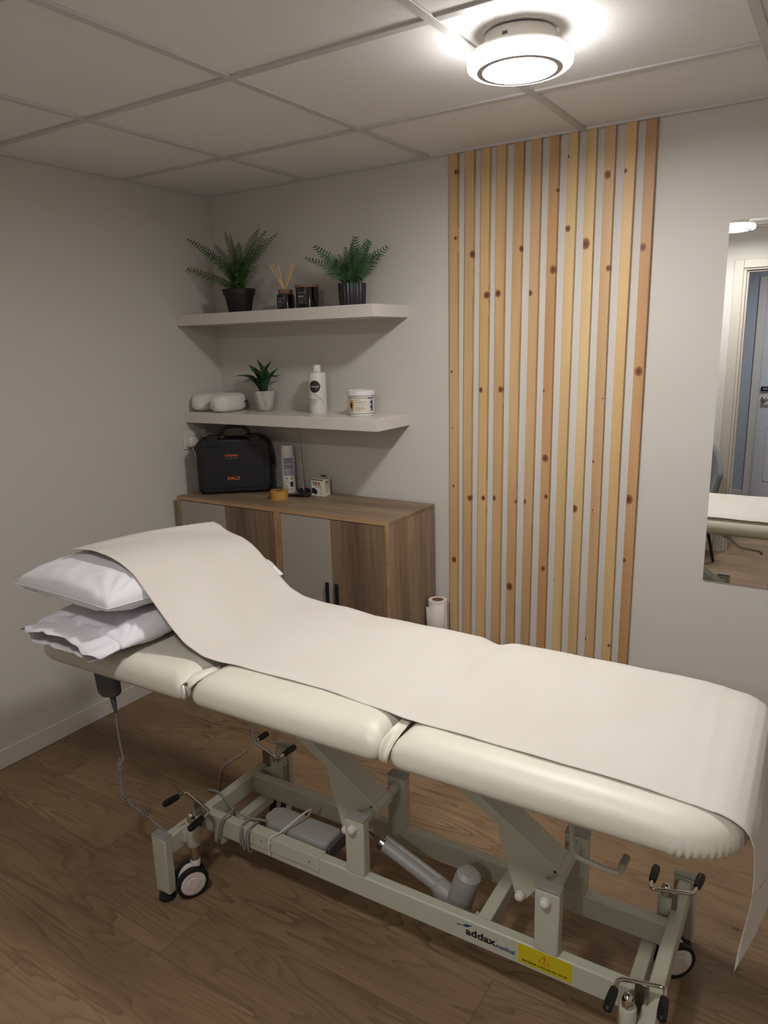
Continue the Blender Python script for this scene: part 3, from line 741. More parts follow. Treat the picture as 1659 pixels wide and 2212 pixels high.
for z, w_ in ((.0515, .062), (.0455, .042), (.0365, .038), (.0325, .042), (.0285, .048), (.0245, .024)):
    arc_patch(m, rt, ct-.026/rt, ct+(w_-.026)/rt, z, z+.0011 if z != .0515 else z+.0005)
obj('fine_print', m, 'ink_grey', t)
m = MB()
R = [[((rt+.0002)*math.cos(ct-.044/rt+q*.5*math.cos(2*PI*k/24)/rt), (rt+.0002)*math.sin(ct-.044/rt+q*.5*math.cos(2*PI*k/24)/rt), .045+1.15*q*math.sin(2*PI*k/24)) for k in range(24)] for q in (.001, .010, .0225)]
m.rings(R, True, True); obj('picture', m, 'ink_tan', t)
R = [[((rt+.0005)*math.cos(ct-.046/rt+q*.5*math.cos(2*PI*k/24)/rt), (rt+.0005)*math.sin(ct-.046/rt+q*.5*math.cos(2*PI*k/24)/rt), .046+q*math.sin(2*PI*k/24)) for k in range(24)] for q in (.001, .006, .012)]
obj('picture_figure', MB().rings(R, True, True), 'ink_black', t)
m = MB()
for k in range(7): arc_patch(m, rt, ct+(.028+k*.005)/rt, ct+(.032+k*.005)/rt, .0755-.003-.002*(k % 2), .0756)
for k in range(8): arc_patch(m, rt, ct+(.043+.004*math.sin(k*1.9))/rt, ct+.056/rt, .022+k*.0055, .028+k*.0055)
obj('blue_motif', m, 'ink_blue', t)

# ------------------------------------------------------------------ upper shelf
ZU = 1.7145
def leafy_frond(base, tip, up, lw, nl, seed, shape, twist=0, mat='fern_dark', curl=.15, lwd=.62):
    rnd = random.Random(seed); b = Vector(base); tp = Vector(tip); c1 = b+Vector((0, 0, up))
    m = MB(); N = nl; pts = []
    for k in range(N+1):
        s = k/N; pts.append((1-s)**2*b+2*s*(1-s)*c1+s*s*tp)
    m.tube(pts, .0012, 5, True, [.0016*(1-.75*k/N) for k in range(N+1)])
    for k in range(1, N):
        s = k/N; tt = (pts[k+1]-pts[k-1]).normalized(); sd = tt.cross(Vector((0, 0, 1)))
        sd = sd.normalized() if sd.length > .05 else Vector((1, 0, 0))
        ta = twist+.25*math.sin(seed); nr = sd.cross(tt).normalized()
        sd2 = sd*math.cos(ta)+nr*math.sin(ta); nr2 = tt.cross(sd2).normalized()*-1
        L = lw*interp(shape, s)
        wd = (pts[-1]-pts[0]).length/N*lwd
        for sg in (-1, 1):
            l_ = L*(.88+.24*rnd.random()); dirv = (sd2*sg+tt*.35+nr*(curl+.25*rnd.random()-.1)).normalized()
            p0 = pts[k]; p1 = p0+dirv*l_*.5+nr*l_*.05; p2 = p0+dirv*l_-nr*l_*.10+tt*l_*.08
            vv = [m.bm.verts.new(q) for q in (p0-tt*wd*.45, p0+tt*wd*.45, p1+tt*wd*.62, p2, p1-tt*wd*.5)]
            m.bm.faces.new((vv[0], vv[1], vv[2], vv[4])); m.bm.faces.new((vv[4], vv[2], vv[3]))
    return m
t = thing('potted_fern', 'larger artificial fern in a smooth black pot above the corner', 'plant', (.278, -.13, ZU), 0, 'ferns on the upper shelf')
obj('pot', MB().lathe([(0, 0), (.048, 0), (.050, .003), (.0655, .078), (.070, .0785), (.0735, .102), (.0715, .104), (.0685, .104), (.066, .092), (0, .092)], n=48), 'pot_black', t)
obj('soil', MB().lathe([(0, .090), (.066, .090), (.06, .096), (0, .10)], n=24), 'soil', t)
SH1 = [(0, .25), (.15, .45), (.35, .85), (.55, 1), (.75, .85), (.9, .5), (1, .12)]
tips = [(-.287, -.02, .345), (-.36, -.05, .232), (-.17, .04, .312), (-.042, -.02, .352), (.026, -.06, .335), (.10, .05, .358), (.182, .0, .335), (.214, .04, .328), (.222, -.04, .30), (.186, -.07, .19),
        (-.01, .06, .30), (.07, -.09, .27), (-.09, -.10, .26), (.02, .0, .30)]
ups = [.17, .06, .15, .2, .2, .2, .17, .15, .14, .04, .2, .18, .16, .2]
for k, (tp, up) in enumerate(zip(tips, ups)):
    b0 = (tp[0]*.06, tp[1]*.08, .095)
    obj('frond', leafy_frond(b0, tp, up*.62, .029, 34, k+3, SH1, twist=(.7 if k in (3, 4, 5, 10, 13) else 1.1 if k in (0, 1, 2, 9) else .6), lwd=.55), 'fern_dark', t, smooth=0)
crown = MB()
rnd = random.Random(5)
for k in range(260):
    a_ = rnd.random()*2*PI; h = rnd.random(); r = .016+.022*h; z = .095+.115*h
    p = Vector((r*math.cos(a_), r*math.sin(a_), z)); o_ = Vector((math.cos(a_), math.sin(a_), .35)); s_ = Vector((-math.sin(a_), math.cos(a_), 0)); L = .016+.01*rnd.random()
    q = [p-s_*.0035, p+s_*.0035, p+o_*L*.6+s_*.003, p+o_*L, p+o_*L*.6-s_*.003]
    v_ = [crown.bm.verts.new(x) for x in q]; crown.bm.faces.new(v_)
for h in range(6):
    z = .095+h*.018; crown.lathe([(0, z), (.014+.003*h, z), (.017+.003*h, z+.018), (0, z+.02)], n=10)
tag(obj('leafy_crown', crown, 'fern_dark', t, smooth=0), kind='stuff')
t = thing('potted_fern', 'smaller fern in a ribbed black pot at the shelf right end', 'plant', (.894, -.13, ZU), 0, 'ferns on the upper shelf')
def rib(a_, h): return 1+.035*math.sin(22*a_)
m = MB(); R = []
for r, h in ((.050, 0), (.0515, .003), (.0555, .088), (.0545, .090)): R.append([(r*rib(2*PI*k/132, h)*math.cos(2*PI*k/132), r*rib(2*PI*k/132, h)*math.sin(2*PI*k/132), h) for k in range(132)])
for r, h in ((.049, .090), (.048, .080), (.001, .079)): R.append([(r*math.cos(2*PI*k/132), r*math.sin(2*PI*k/132), h) for k in range(132)])
obj('pot', m.rings(R), 'pot_ribbed', t)
obj('soil', MB().lathe([(0, .079), (.048, .079), (.045, .085), (0, .087)], n=24), 'soil', t)
SH2 = [(0, .5), (.2, .9), (.4, 1), (.6, .9), (.8, .62), (.92, .4), (1, .2)]
tips = [(-.168, -.03, .248), (-.198, -.06, .200), (-.003, .02, .258), (.038, -.02, .268), (.078, .03, .252), (.168, .02, .222), (-.08, -.08, .13), (.085, -.06, .10), (.02, -.08, .20), (-.03, .06, .21), (.10, .07, .20), (.055, .05, .262), (.06, -.05, .22), (-.03, -.05, .2), (-.12, -.02, .20), (.12, -.03, .19), (.015, .04, .24), (-.015, -.02, .23), (.05, -.02, .16), (-.05, -.04, .15)]
for k, tp in enumerate(tips):
    obj('frond', leafy_frond((tp[0]*.12, tp[1]*.15, .083), tp, .055, .044, 24, k+40, SH2, twist=(.9 if abs(tp[0]) < .09 else .75), curl=.3, lwd=.72), 'fern_blue', t, smooth=0)
# reed diffuser
t = thing('reed_diffuser', 'black glass reed diffuser with cork collar on the upper shelf', 'diffuser', (.545, -.13, ZU), 0)
obj('bottle', MB().lathe([(0, 0), (.0355, 0), (.037, .003), (.0375, .064), (.035, .0675), (0, .068)], n=40), 'glass_black', t)
obj('cork_collar', MB().lathe([(0, .067), (.0305, .067), (.031, .084), (.030, .0855), (.012, .0855), (.012, .080), (0, .080)], n=32), 'cork', t)
for k, (tx, ty, tz) in enumerate(((-.074, -.01, .196), (-.066, .005, .198), (-.070, .012, .194), (-.050, .02, .190), (.032, .01, .193), (.049, .0, .190), (.044, .016, .186))):
    obj('reed', MB().tube([(tx*-.06, ty*-.2, .072), (tx, ty, tz)], .0021, 8), 'pine_dowel', t)
def shelf_label(t, r, cen, w0, z0, s):
    for s_, w_, z, hh in (('SEA COLLECTION', .030*s, z0, .0028*s), ('RELAX', .021*s, z0-.0145*s, .0062*s)):
        text('lettering', s_, w_, (0, 0, z), (1, 0, 0), (0, 0, 1), 'ink_white', t, height=hh, cylr=((0, 0, 0), r, cen-w0), bold=.004)
    m = MB()
    for dz, a_, b_ in ((-.0205, -.002, .030), (-.0265, 0, .021), (-.0305, .003, .018), (-.0345, -.002, .030)):
        arc_patch(m, r, cen-w0+a_*s/r, cen-w0+b_*s/r, z0+dz*s, z0+(dz+.0009)*s)
    obj('fine_print', m, 'ink_grey', t)
shelf_label(t, .0377, th(-62), .75, .046, .9)
t = thing('candle', 'black glass candle jar with a thin cork lid on the upper shelf', 'candle', (.664, -.13, ZU), 0)
obj('jar', MB().lathe([(0, 0), (.0455, 0), (.047, .003), (.0490, .088), (0, .088)], n=48), 'glass_black', t)
obj('cork_lid', MB().lathe([(0, .0875), (.0505, .0875), (.0507, .096), (.050, .0975), (0, .0975)], n=48), 'cork', t)
shelf_label(t, .0487, th(-60), .72, .064, 1.2)

# ------------------------------------------------------------------ treatment couch (its own frame: u along, v across, z up)
BO = (1.7, -1.0, 0); BR = math.radians(1.25)
bed = thing('treatment_couch', 'cream electric treatment couch on a pale steel wheeled frame in the middle of the room', 'treatment couch', BO, BR)
VC = -.19
def rrect(u0, u1, v0, v1, rad, ins, n=24):
    # rad = radii at (u0,v0),(u1,v0),(u1,v1),(u0,v1)
    P = []
    for (cu, cv, a0), r in zip(((u0, v0, 180), (u1, v0, 270), (u1, v1, 0), (u0, v1, 90)), rad):
        r_ = max(r-ins, .004); su = 1 if cu == u0 else -1; sv = 1 if cv == v0 else -1
        ox, oy = cu+su*(ins+r_), cv+sv*(ins+r_)
        n_ = n if r < .05 else 64
        for k in range(n_+1):
            a_ = math.radians(a0+90*k/n_); P.append((ox+r_*math.cos(a_), oy+r_*math.sin(a_)))
    out = []
    for i, p in enumerate(P):                                 # even out the long sides
        q = P[(i+1) % len(P)]; out.append(p); d = math.dist(p, q)
        if d > .05:
            for k in range(1, 12): out.append((lerp(p[0], q[0], k/12), lerp(p[1], q[1], k/12)))
    return out
def cushion(u0, u1, rad, gather=False, crown=.003):
    v0, v1 = -.497, .117; z0 = .677; prof = [(.040, .0), (.018, .0005), (.007, .006), (.001, .016), (0, .028), (.003, .043), (.010, .0555), (.020, .066), (.032, .0728), (.046, .0763), (.060, .0779), (.076, .0787), (.10, .0791), (.14, .0794), (.2, .0798), (.27, .08)]
    N = None; R = []
    base = rrect(u0, u1, v0, v1, rad, 0)
    cu, cv = (u0+u1)/2, (v0+v1)/2
    for ins, h in prof:
        if ins > min(u1-u0, v1-v0)/2-.01: ins = min(u1-u0, v1-v0)/2-.01
        ring = rrect(u0, u1, v0, v1, rad, 0)
        # inset each outline point towards the inside by ins (shrink box)
        ku = max(0.02, 1-ins/((u1-u0)/2)); kv = max(0.02, 1-ins/((v1-v0)/2)); r = []
        for i, (a, b) in enumerate(ring):
            a2, b2 = cu+(a-cu)*ku, cv+(b-cv)*kv; hh = h
            if gather and h < .03 and a > u1-.15 and b < v0+.16:
                s = math.sin(i*1.35)*(.7+.3*math.sin(i*.31))*(.03-h)/.03; a2 += .0025*s; b2 -= .0032*s; hh = h-.0025*s
            nz = noise.noise(Vector((a2*7, b2*7, 1.3)))*.0015*(h > .06)
            r.append((a2, b2, z0+hh+nz))
        R.append(r)
    return MB().rings(R)
o = obj('head_cushion', cushion(-1.075, -.432, (.10, .03, .03, .10)), 'vinyl', bed, smooth=80)
o = obj('seat_cushion', cushion(-.418, .152, (.03, .03, .03, .03)), 'vinyl', bed, smooth=80)
o = obj('leg_cushion', cushion(.170, .862, (.03, .12, .12, .03), True), 'vinyl', bed, smooth=80)
# loose vinyl flaps over the two hinges
def flap(path, w, h, seed):
    P = []
    for p, ww, hh in zip(path, w, h):
        row = []
        for k in range(9):
            s = k/8*2-1; row.append((p[0]+ww*s, p[1]+.004*math.sin(seed+3*s), p[2]+hh*(1-s*s)-hh*.3))
        P.append(row)
    return MB().grid(P)
obj('hinge_flap', flap([(-.430, -.489, .727), (-.426, -.46, .738), (-.420, -.42, .742), (-.410, -.39, .744)], (.014, .016, .016, .012), (.014, .012, .009, .004), 1), 'vinyl', bed, solid=.0016, smooth=80)
obj('hinge_flap', flap([(.159, -.488, .690), (.160, -.484, .708), (.162, -.468, .727), (.166, -.435, .742), (.168, -.38, .748)], (.009, .012, .014, .014, .011), (-.012, -.014, -.010, -.002, .003), 2), 'vinyl', bed, solid=.0016, smooth=80)
obj('webbing_loop', MB().tube(smoothpath([(-.436, -.490, .690), (-.428, -.499, .700), (-.427, -.499, .716), (-.436, -.492, .728)], 5), .004, 8), 'knob_white', bed)
def part(name, mb, mat='frame', parent=bed, **k): return obj(name, mb, mat, parent, **k)
# hidden carrying frame under the cushions
for v0 in (-.36, -.05): part('top_rail', MB().box((-1.0, v0, .640), (.80, v0+.03, .6765)), bevel=.003)
for u0 in (-.98, -.46, -.40, .12, .19, .76): part('top_cross_beam', MB().box((u0, -.33, .645), (u0+.025, -.05, .674)), bevel=.003)
# base frame
for v0 in (-.314, -.0965): part('side_rail', MB().box((-.605, v0, .136), (.705, v0+.029, .200)), bevel=.004)
part('cross_beam', MB().box((-.622, -.452, .141), (-.592, .082, .2015)), bevel=.004)
part('cross_beam', MB().box((.692, -.452, .141), (.724, .082, .2015)), bevel=.004)
part('lower_tie', MB().box((-.566, -.312, .104), (-.532, -.070, .1355)), bevel=.003)
part('lower_tie', MB().box((.640, -.312, .104), (.672, -.070, .1355)), bevel=.003)
part('motor_bracket', MB().box((.291, -.290, .160), (.325, -.090, .1985)).box((.300, -.22, .105), (.318, -.17, .162)), bevel=.003)
for (u, v) in ((-.645, -.477), (.680, -.477), (-.645, .082), (.680, .082)):
    l = part('leg', MB().box((u, v, .024), (u+.055, v+.028, .206)), bevel=.004)
    obj('leg_cap', MB().box((u-.0005, v-.0005, .205), (u+.0555, v+.0285, .2105)), 'frame_cap', l, bevel=.0025)
    obj('rubber_foot', MB().lathe([(0, 0), (.024, 0), (.025, .003), (.023, .011), (.008, .015), (.007, .026), (0, .026)], (u+.0275, v+.014, 0), 24), 'rubber', l)
# uprights with shafts and ball caps
def ball(u, v, z, parent=bed): return obj('ball_cap', MB().lathe([(0, 0), (.0125, 0), (.0133, .002), (.0125, .0038), (.0124, .006), (.0115, .010), (.009, .0138), (.005, .0160), (0, .0167)], (u, v, z), 20, (0, -1, 0)), 'knob_white', parent)
for u in (-.076, .443):
    for v in (-.3145, -.096):
        p_ = part('post', MB().box((u, v, .198), (u+.058, v+.030, .3605)), bevel=.0035)
        prof = [(u-.0004, .3605), (u-.0004, .3650), (u+.008, .3685), (u+.050, .3685), (u+.0584, .3650), (u+.0584, .3605)]
        obj('post_cap', MB().prism([(a, v-.0004, b) for a, b in prof], (0, .0308, 0)), 'frame_cap', p_, bevel=.0012)
        if v < -.2: ball(u+.0255, v, .335, p_)
    part('pivot_shaft', MB().tube([(u+.029, -.286, .335), (u+.029, -.095, .335)], .0155, 24))
# rocker arms: folded plate channels
def rocker(du):
    near = [(.02, .60), (.317, .429), (.332, .362), (.350, .307), (.366, .250), (.374, .240), (.386, .240), (.394, .248), (.420, .285), (.455, .322), (.485, .330), (.484, .350), (.470, .3605), (.035, .6435)]
    m = MB()
    for v in (-.232, -.160): m.prism([(a+du, v, b) for a, b in near], (0, .004, 0))
    m.prism([(.470+du, -.228, .3605), (.035+du, -.228, .6435), (.032+du, -.228, .6395), (.467+du, -.228, .3565)], (0, .068, 0))
    m.prism([(.470+du, -.228, .3605), (.484+du, -.228, .350), (.487+du, -.228, .335), (.483+du, -.228, .335), (.479+du, -.228, .349), (.467+du, -.228, .3565)], (0, .068, 0))
    r = part('rocker_arm', m, bevel=.001, seg=1)
    ball(.380+du, -.234, .256, r)
    obj('pivot_pin', MB().tube([(.380+du, -.232, .256), (.380+du, -.158, .256)], .010, 16), 'frame', r)
    obj('drain_hole', MB().lathe([(0, 0), (.0035, 0), (.003, .0006), (0, .0008)], (.463+du, -.2325, .352), 12, (0, -1, 0)), 'ink_black', r)
rocker(0); rocker(-.507)
#part('connecting_rod', MB().box((-.127, -.215, .246), (.380, -.195, .266)), bevel=.002)
# casters
def caster(u, v, wa, k=1, trail=.018):
    c = part('caster', MB().lathe([(0, .232), (.017, .232), (.0185, .229), (.0185, .158), (.017, .155), (0, .155)], (u, v, 0), 24), 'frame')
    m = MB().lathe([(0, .262), (.004, .2615), (.009, .258), (.0125, .250), (.013, .240), (.013, .105), (0, .105)], (u, v, 0), 24)
    obj('stem', m, 'chrome', c)
    ax = Vector((math.cos(wa), math.sin(wa), 0)); f = Vector((-ax.y, ax.x, 0))
    wc = Vector((u, v, .048)) - f*trail*k
    fk = MB().lathe([(0, .11), (.013, .11), (.015, .106), (.014, .088), (0, .086)], (u, v, 0), 20)
    R = []
    for x, s in ((-.009, 1), (.009, 1)):
        R.append([wc+ax*x+f*(.036*math.cos(a_)*(1 if math.cos(a_)*k < 0 else .75))+Vector((0, 0, .046*math.sin(a_)*(1 if math.sin(a_) > 0 else .35))) for a_ in [2*PI*q/24 for q in range(24)]])
    fk.rings(R); obj('fork', fk, 'wheel_white', c)
    for sg in (-1, 1):
        w = MB().lathe([(.034, sg*.011), (.0455, sg*.011), (.0475, sg*.015), (.0475, sg*.021), (.0455, sg*.026), (.0375, sg*.0275), (.0365, sg*.0245), (.034, sg*.0245)], wc, 40, ax)
        obj('wheel', w, 'rubber', c)
        obj('hub', MB().lathe([(0, sg*.012), (.037, sg*.012), (.037, sg*.0255), (.033, sg*.0275), (.020, sg*.0265), (.018, sg*.0285), (0, sg*.029)], wc, 32, ax), 'wheel_white', c)
    vb = (v, -.44) if v < -.3 else (v, -.02)
    cb = -.592 if u < 0 else .692
    a_, b_ = (cb, u) if u < 0 else (u, cb)
    obj('sleeve_bracket', MB().box((min(a_, b_), v-.012, .160), (max(a_, b_), v+.012, .195)), 'frame', c, bevel=.002)
caster(-.558, -.399, math.radians(-28), 1); caster(-.545, -.030, math.radians(20), -1)
caster(.672, -.392, math.radians(-10), 1); caster(.680, -.030, math.radians(-48), -1, .031)
# pedal handles with black grips
def pedal(c1, c2, e1, e2, z=.25):
    a, b = Vector((*c1, z)), Vector((*c2, z)); e1, e2 = Vector((*e1, z)), Vector((*e2, z))
    def rnd(p, q, r, n=5):
        d1 = (p-q).normalized(); d2 = (r-q).normalized(); s = .014; A_, B_ = q+d1*s, q+d2*s
        return [(1-t)**2*A_+2*t*(1-t)*q+t*t*B_ for t in [k/n for k in range(n+1)]]
    path = [e1] + rnd(e1, a, b) + rnd(a, b, e2) + [e2]
    p_ = part('brake_handle', MB().tube(path, .0046, 12), 'chrome')
    for e, c in ((e1, a), (e2, b)):
        d = (e-c).normalized(); L = (e-c).length*.66
        pts = [e-d*L, e-d*L*.97, e-d*L*.7, e-d*L*.3, e-d*L*.05, e+d*.002]
        obj('grip', MB().tube(pts, .01, 16, True, [.0066, .0085, .0098, .0104, .0092, .003]), 'black_plastic', p_)
    mid = (a+b)/2; n = (e1-a).normalized()
    obj('pivot_plate', MB().box((mid.x-.014, mid.y-.004, .168), (mid.x+.014, mid.y+.008, .2495)), 'steel', p_, bevel=.002)
    cb = -.607 if mid.x < 0 else .708
    obj('pivot_spindle', MB().tube([(mid.x, mid.y+.002, .185), (cb, mid.y+.002, .185)], .006, 12), 'steel', p_)
pedal((-.659, -.321), (-.525, -.358), (-.669, -.402), (-.518, -.447))
pedal((-.665, 0), (-.528, -.043), (-.662, .066), (-.524, .044))
pedal((.643, -.352), (.734, -.327), (.641, -.440), (.740, -.410))
pedal((.645, -.053), (.741, -.02), (.644, .034), (.748, .056))
# rail cover with screws, lettering and warning label on the near rail
cv = part('rail_cover', MB().box((-.455, -.3172, .158), (-.165, -.283, .2025)), bevel=.0012)
for u, z in ((-.369, .182), (-.198, .180)): obj('screw', MB().lathe([(0, 0), (.0026, 0), (.002, .001), (0, .0012)], (u, -.3172, z), 12, (0, -1, 0)), 'grey_dark', cv)
vf = -.3143
text('lettering', 'addax', .079, (.272, vf, .1600), (1, 0, 0), (0, 0, 1), 'ink_black', bed, bold=.03, height=.0205)
text('lettering', 'medical', .047, (.3515, vf, .1585), (1, 0, 0), (0, 0, 1), 'ink_blue', bed, bold=.02, height=.0112)
text('lettering', 'TM', .004, (.3505, vf, .1775), (1, 0, 0), (0, 0, 1), 'ink_black', bed)
part('logo_wing', MB().prism([(u, vf, z) for u, z in ((.242, .1775), (.255, .1778), (.2635, .1822), (.252, .1800))], (0, -.0003, 0)), 'ink_black', smooth=0)
part('logo_wing', MB().prism([(u, vf, z) for u, z in ((.262, .1800), (.2755, .1800), (.290, .1888), (.273, .1878))], (0, -.0003, 0)), 'ink_blue', smooth=0)
lb = part('warning_label', MB().box((.407, -.3147, .1465), (.534, -.3138, .1965)), 'yellow', smooth=0)
m = MB()
tri = [Vector((.4555, -.3150, .1675)), Vector((.4845, -.3150, .1675)), Vector((.4700, -.3150, .1905))]; cen = sum(tri, Vector())/3
R = [[cen+(p-cen)*k for p in tri] for k in (1.0, .86)]
m.rings(R, True, False); obj('warning_triangle', m, 'ink_red', lb, smooth=0, solid=.0002)
m = MB().prism([(.4685, -.3149, .184), (.4715, -.3149, .184), (.4707, -.3149, .1755), (.4693, -.3149, .1755)], (0, -.0002, 0)).box((.4688, -.3151, .1705), (.4712, -.3149, .1735))
obj('exclamation_mark', m, 'ink_red', lb, smooth=0)
text('lettering', 'MAXIMUM LOAD 250 KG / 551LB', .105, (.4180, -.3148, .1535), (1, 0, 0), (0, 0, 1), 'ink_black', lb, bold=.02, height=.0052)
# control box, cable tie, actuator
bx = MB(); R = []
for z, i_ in ((.150, .004), (.154, 0), (.190, 0), (.199, .004), (.2015, .012)):
    R.append([(u, v, z) for u, v in ((-.388+i_, -.264+i_), (-.194-i_, -.264+i_), (-.182-i_, -.250), (-.182-i_, -.184), (-.194-i_, -.176-i_), (-.400+i_, -.176-i_), (-.424+i_, -.196), (-.424+i_, -.236))])
part('control_box', bx.rings(R), 'grey_plastic', bevel=.003)
part('box_end', MB().box((-.1825, -.262, .152), (-.170, -.178, .192)), 'grey_dark', bevel=.003)
part('cable_tie', MB().tube(smoothpath([(-.300, -.185, .205), (-.288, -.185, .232), (-.292, -.225, .236), (-.318, -.285, .212), (-.337, -.319, .200), (-.338, -.321, .150)], 6), .0026, 6), 'knob_white')
part('tie_lock', MB().box((-.342, -.323, .183), (-.333, -.317, .193)), 'knob_white', bevel=.001)
act = part('actuator', MB().tube([(-.034, -.2, .222), (.150, -.2, .150)], .0175, 24), 'grey_plastic')
obj('piston', MB().tube([(-.124, -.2, .256), (-.03, -.2, .2205)], .010, 18), 'chrome', act)
obj('guide_tube', MB().tube([(-.028, -.186, .233), (.150, -.186, .165)], .008, 14), 'grey_plastic', act)
m = MB().tube([(-.040, -.2, .2245), (-.026, -.2, .219)], .0182, 24); obj('end_collar', m, 'steel', act)
obj('motor', MB().tube([(.188, -.205, .088), (.190, -.205, .094), (.226, -.205, .214), (.231, -.205, .232), (.234, -.205, .240)], .031, 32, True, [.029, .034, .034, .032, .022]), 'grey_plastic', act)
obj('gearbox', MB().tube([(.132, -.2, .164), (.142, -.2, .155), (.186, -.2, .132), (.205, -.2, .124)], .027, 20, True, [.018, .026, .032, .026]), 'grey_plastic', act)
obj('rating_plate', MB().box((.231, -.222, .128), (.2335, -.200, .168), Matrix.Rotation(-.28, 3, 'Y')), 'ink_lilac', act)
cn = part('connector', MB().box((.262, -.254, .139), (.300, -.236, .156), Matrix.Rotation(.5, 3, 'Y')), 'knob_white', bevel=.002)
obj('connector_band', MB().box((.270, -.255, .138), (.276, -.235, .157), Matrix.Rotation(.5, 3, 'Y'), (.281, -.245, .1475)), 'ink_black', cn)
obj('connector_band', MB().box((.286, -.255, .138), (.292, -.235, .157), Matrix.Rotation(.5, 3, 'Y'), (.281, -.245, .1475)), 'ink_black', cn)
# lever under the leg cushion
lv = part('lever', MB().tube(smoothpath([(.47, -.19, .625), (.50, -.25, .565), (.528, -.325, .512), (.541, -.343, .503), (.56, -.345, .501), (.61, -.346, .496), (.627, -.342, .4955), (.631, -.325, .4965), (.632, -.308, .498)], 5), .0062, 14))
obj('lever_tip', MB().tube([(.6315, -.322, .4965), (.634, -.292, .500)], .0078, 14), 'frame_cap', lv)
obj('lever_strut', MB().tube([(.40, -.22, .62), (.505, -.262, .556)], .006, 12), 'frame', lv)
# cables
def ringpath(u, v0, v1, z0, z1, lean=0, n=20):
    return [(u+lean*math.sin(2*PI*k/n), (v0+v1)/2+(v1-v0)/2*math.copysign(abs(math.cos(2*PI*k/n))**.55, math.cos(2*PI*k/n)), (z0+z1)/2+(z1-z0)/2*math.copysign(abs(math.sin(2*PI*k/n))**.55, math.sin(2*PI*k/n))) for k in range(n+1)]
for u, ln, d in ((-.447, .006, .0), (-.438, -.004, .003), (-.424, .010, .001), (-.415, .004, .004)):
    part('cable_turn', MB().tube(ringpath(u, -.3215-d, -.279+d, .129-d, .2065+d, ln), .0032, 8), 'cable_grey')
part('cable_turn', MB().tube(ringpath(-.522, -.330, -.270, .118, .222, .022), .0034, 8), 'cable_grey')
part('box_cable', MB().tube(smoothpath([(-.672, -.20, .170), (-.650, -.242, .212), (-.60, -.245, .222), (-.545, -.262, .212), (-.50, -.277, .206), (-.456, -.283, .209), (-.405, -.255, .196)], 6), .0032, 8), 'cable_grey')
part('power_cable', MB().tube(smoothpath([(-.625, -.20, .170), (-.640, -.17, .13), (-.70, -.13, .04), (-.76, -.09, .006), (-.814, -.062, .004), (-.871, .017, .004), (-.937, .099, .004), (-.947, .166, .004), (-.944, .242, .004), (-.977, .322, .004), (-1.041, .392, .004), (-1.10, .47, .004), (-1.19, .56, .004), (-1.40, .59, .004), (-1.62, .60, .004)], 6), .0033, 8), 'cable_grey')
hs = part('handset', MB().prism([(u, -.462, z) for u, z in ((-.842, .690), (-.752, .690), (-.750, .612), (-.762, .598), (-.812, .590), (-.832, .600))], (0, .026, 0)), 'grey_dark', bevel=.006)
obj('cord_boot', MB().tube([(-.780, -.449, .598), (-.777, -.449, .570), (-.774, -.449, .545)], .008, 12, True, [.009, .007, .004]), 'grey_dark', hs)
pth = smoothpath([(-.774, -.449, .550), (-.774, -.45, .50), (-.770, -.45, .44), (-.762, -.45, .397)], 6)
part('handset_cord', MB().tube(pth, .0024, 8), 'cable_grey')
spine = smoothpath([(-.770, -.45, .402), (-.783, -.45, .363), (-.789, -.45, .299), (-.770, -.45, .262), (-.728, -.445, .238), (-.694, -.44, .228)], 24)
dd = [0]
for a, b in zip(spine, spine[1:]): dd.append(dd[-1]+(b-a).length)
P = []; turns = 27; NN = turns*14
for k in range(NN+1):
    s = dd[-1]*k/NN; j = max(i for i in range(len(dd)) if dd[i] <= s+1e-9); j = min(j, len(spine)-2)
    f_ = (s-dd[j])/max(1e-9, dd[j+1]-dd[j]); p = spine[j].lerp(spine[j+1], f_); tt = (spine[j+1]-spine[j]).normalized()
    e1 = Vector((0, 1, 0)); e2 = tt.cross(e1).normalized(); a_ = 2*PI*turns*k/NN
    P.append(p+.0066*(math.cos(a_)*e1+math.sin(a_)*e2))
part('coiled_cord', MB().tube(P, .0019, 6), 'cable_grey')
part('handset_cord', MB().tube(smoothpath([(-.694, -.44, .229), (-.680, -.436, .213), (-.66, -.43, .196), (-.632, -.424, .188), (-.61, -.41, .1985), (-.60, -.38, .2045), (-.60, -.33, .2045)], 6), .0026, 8), 'cable_grey')

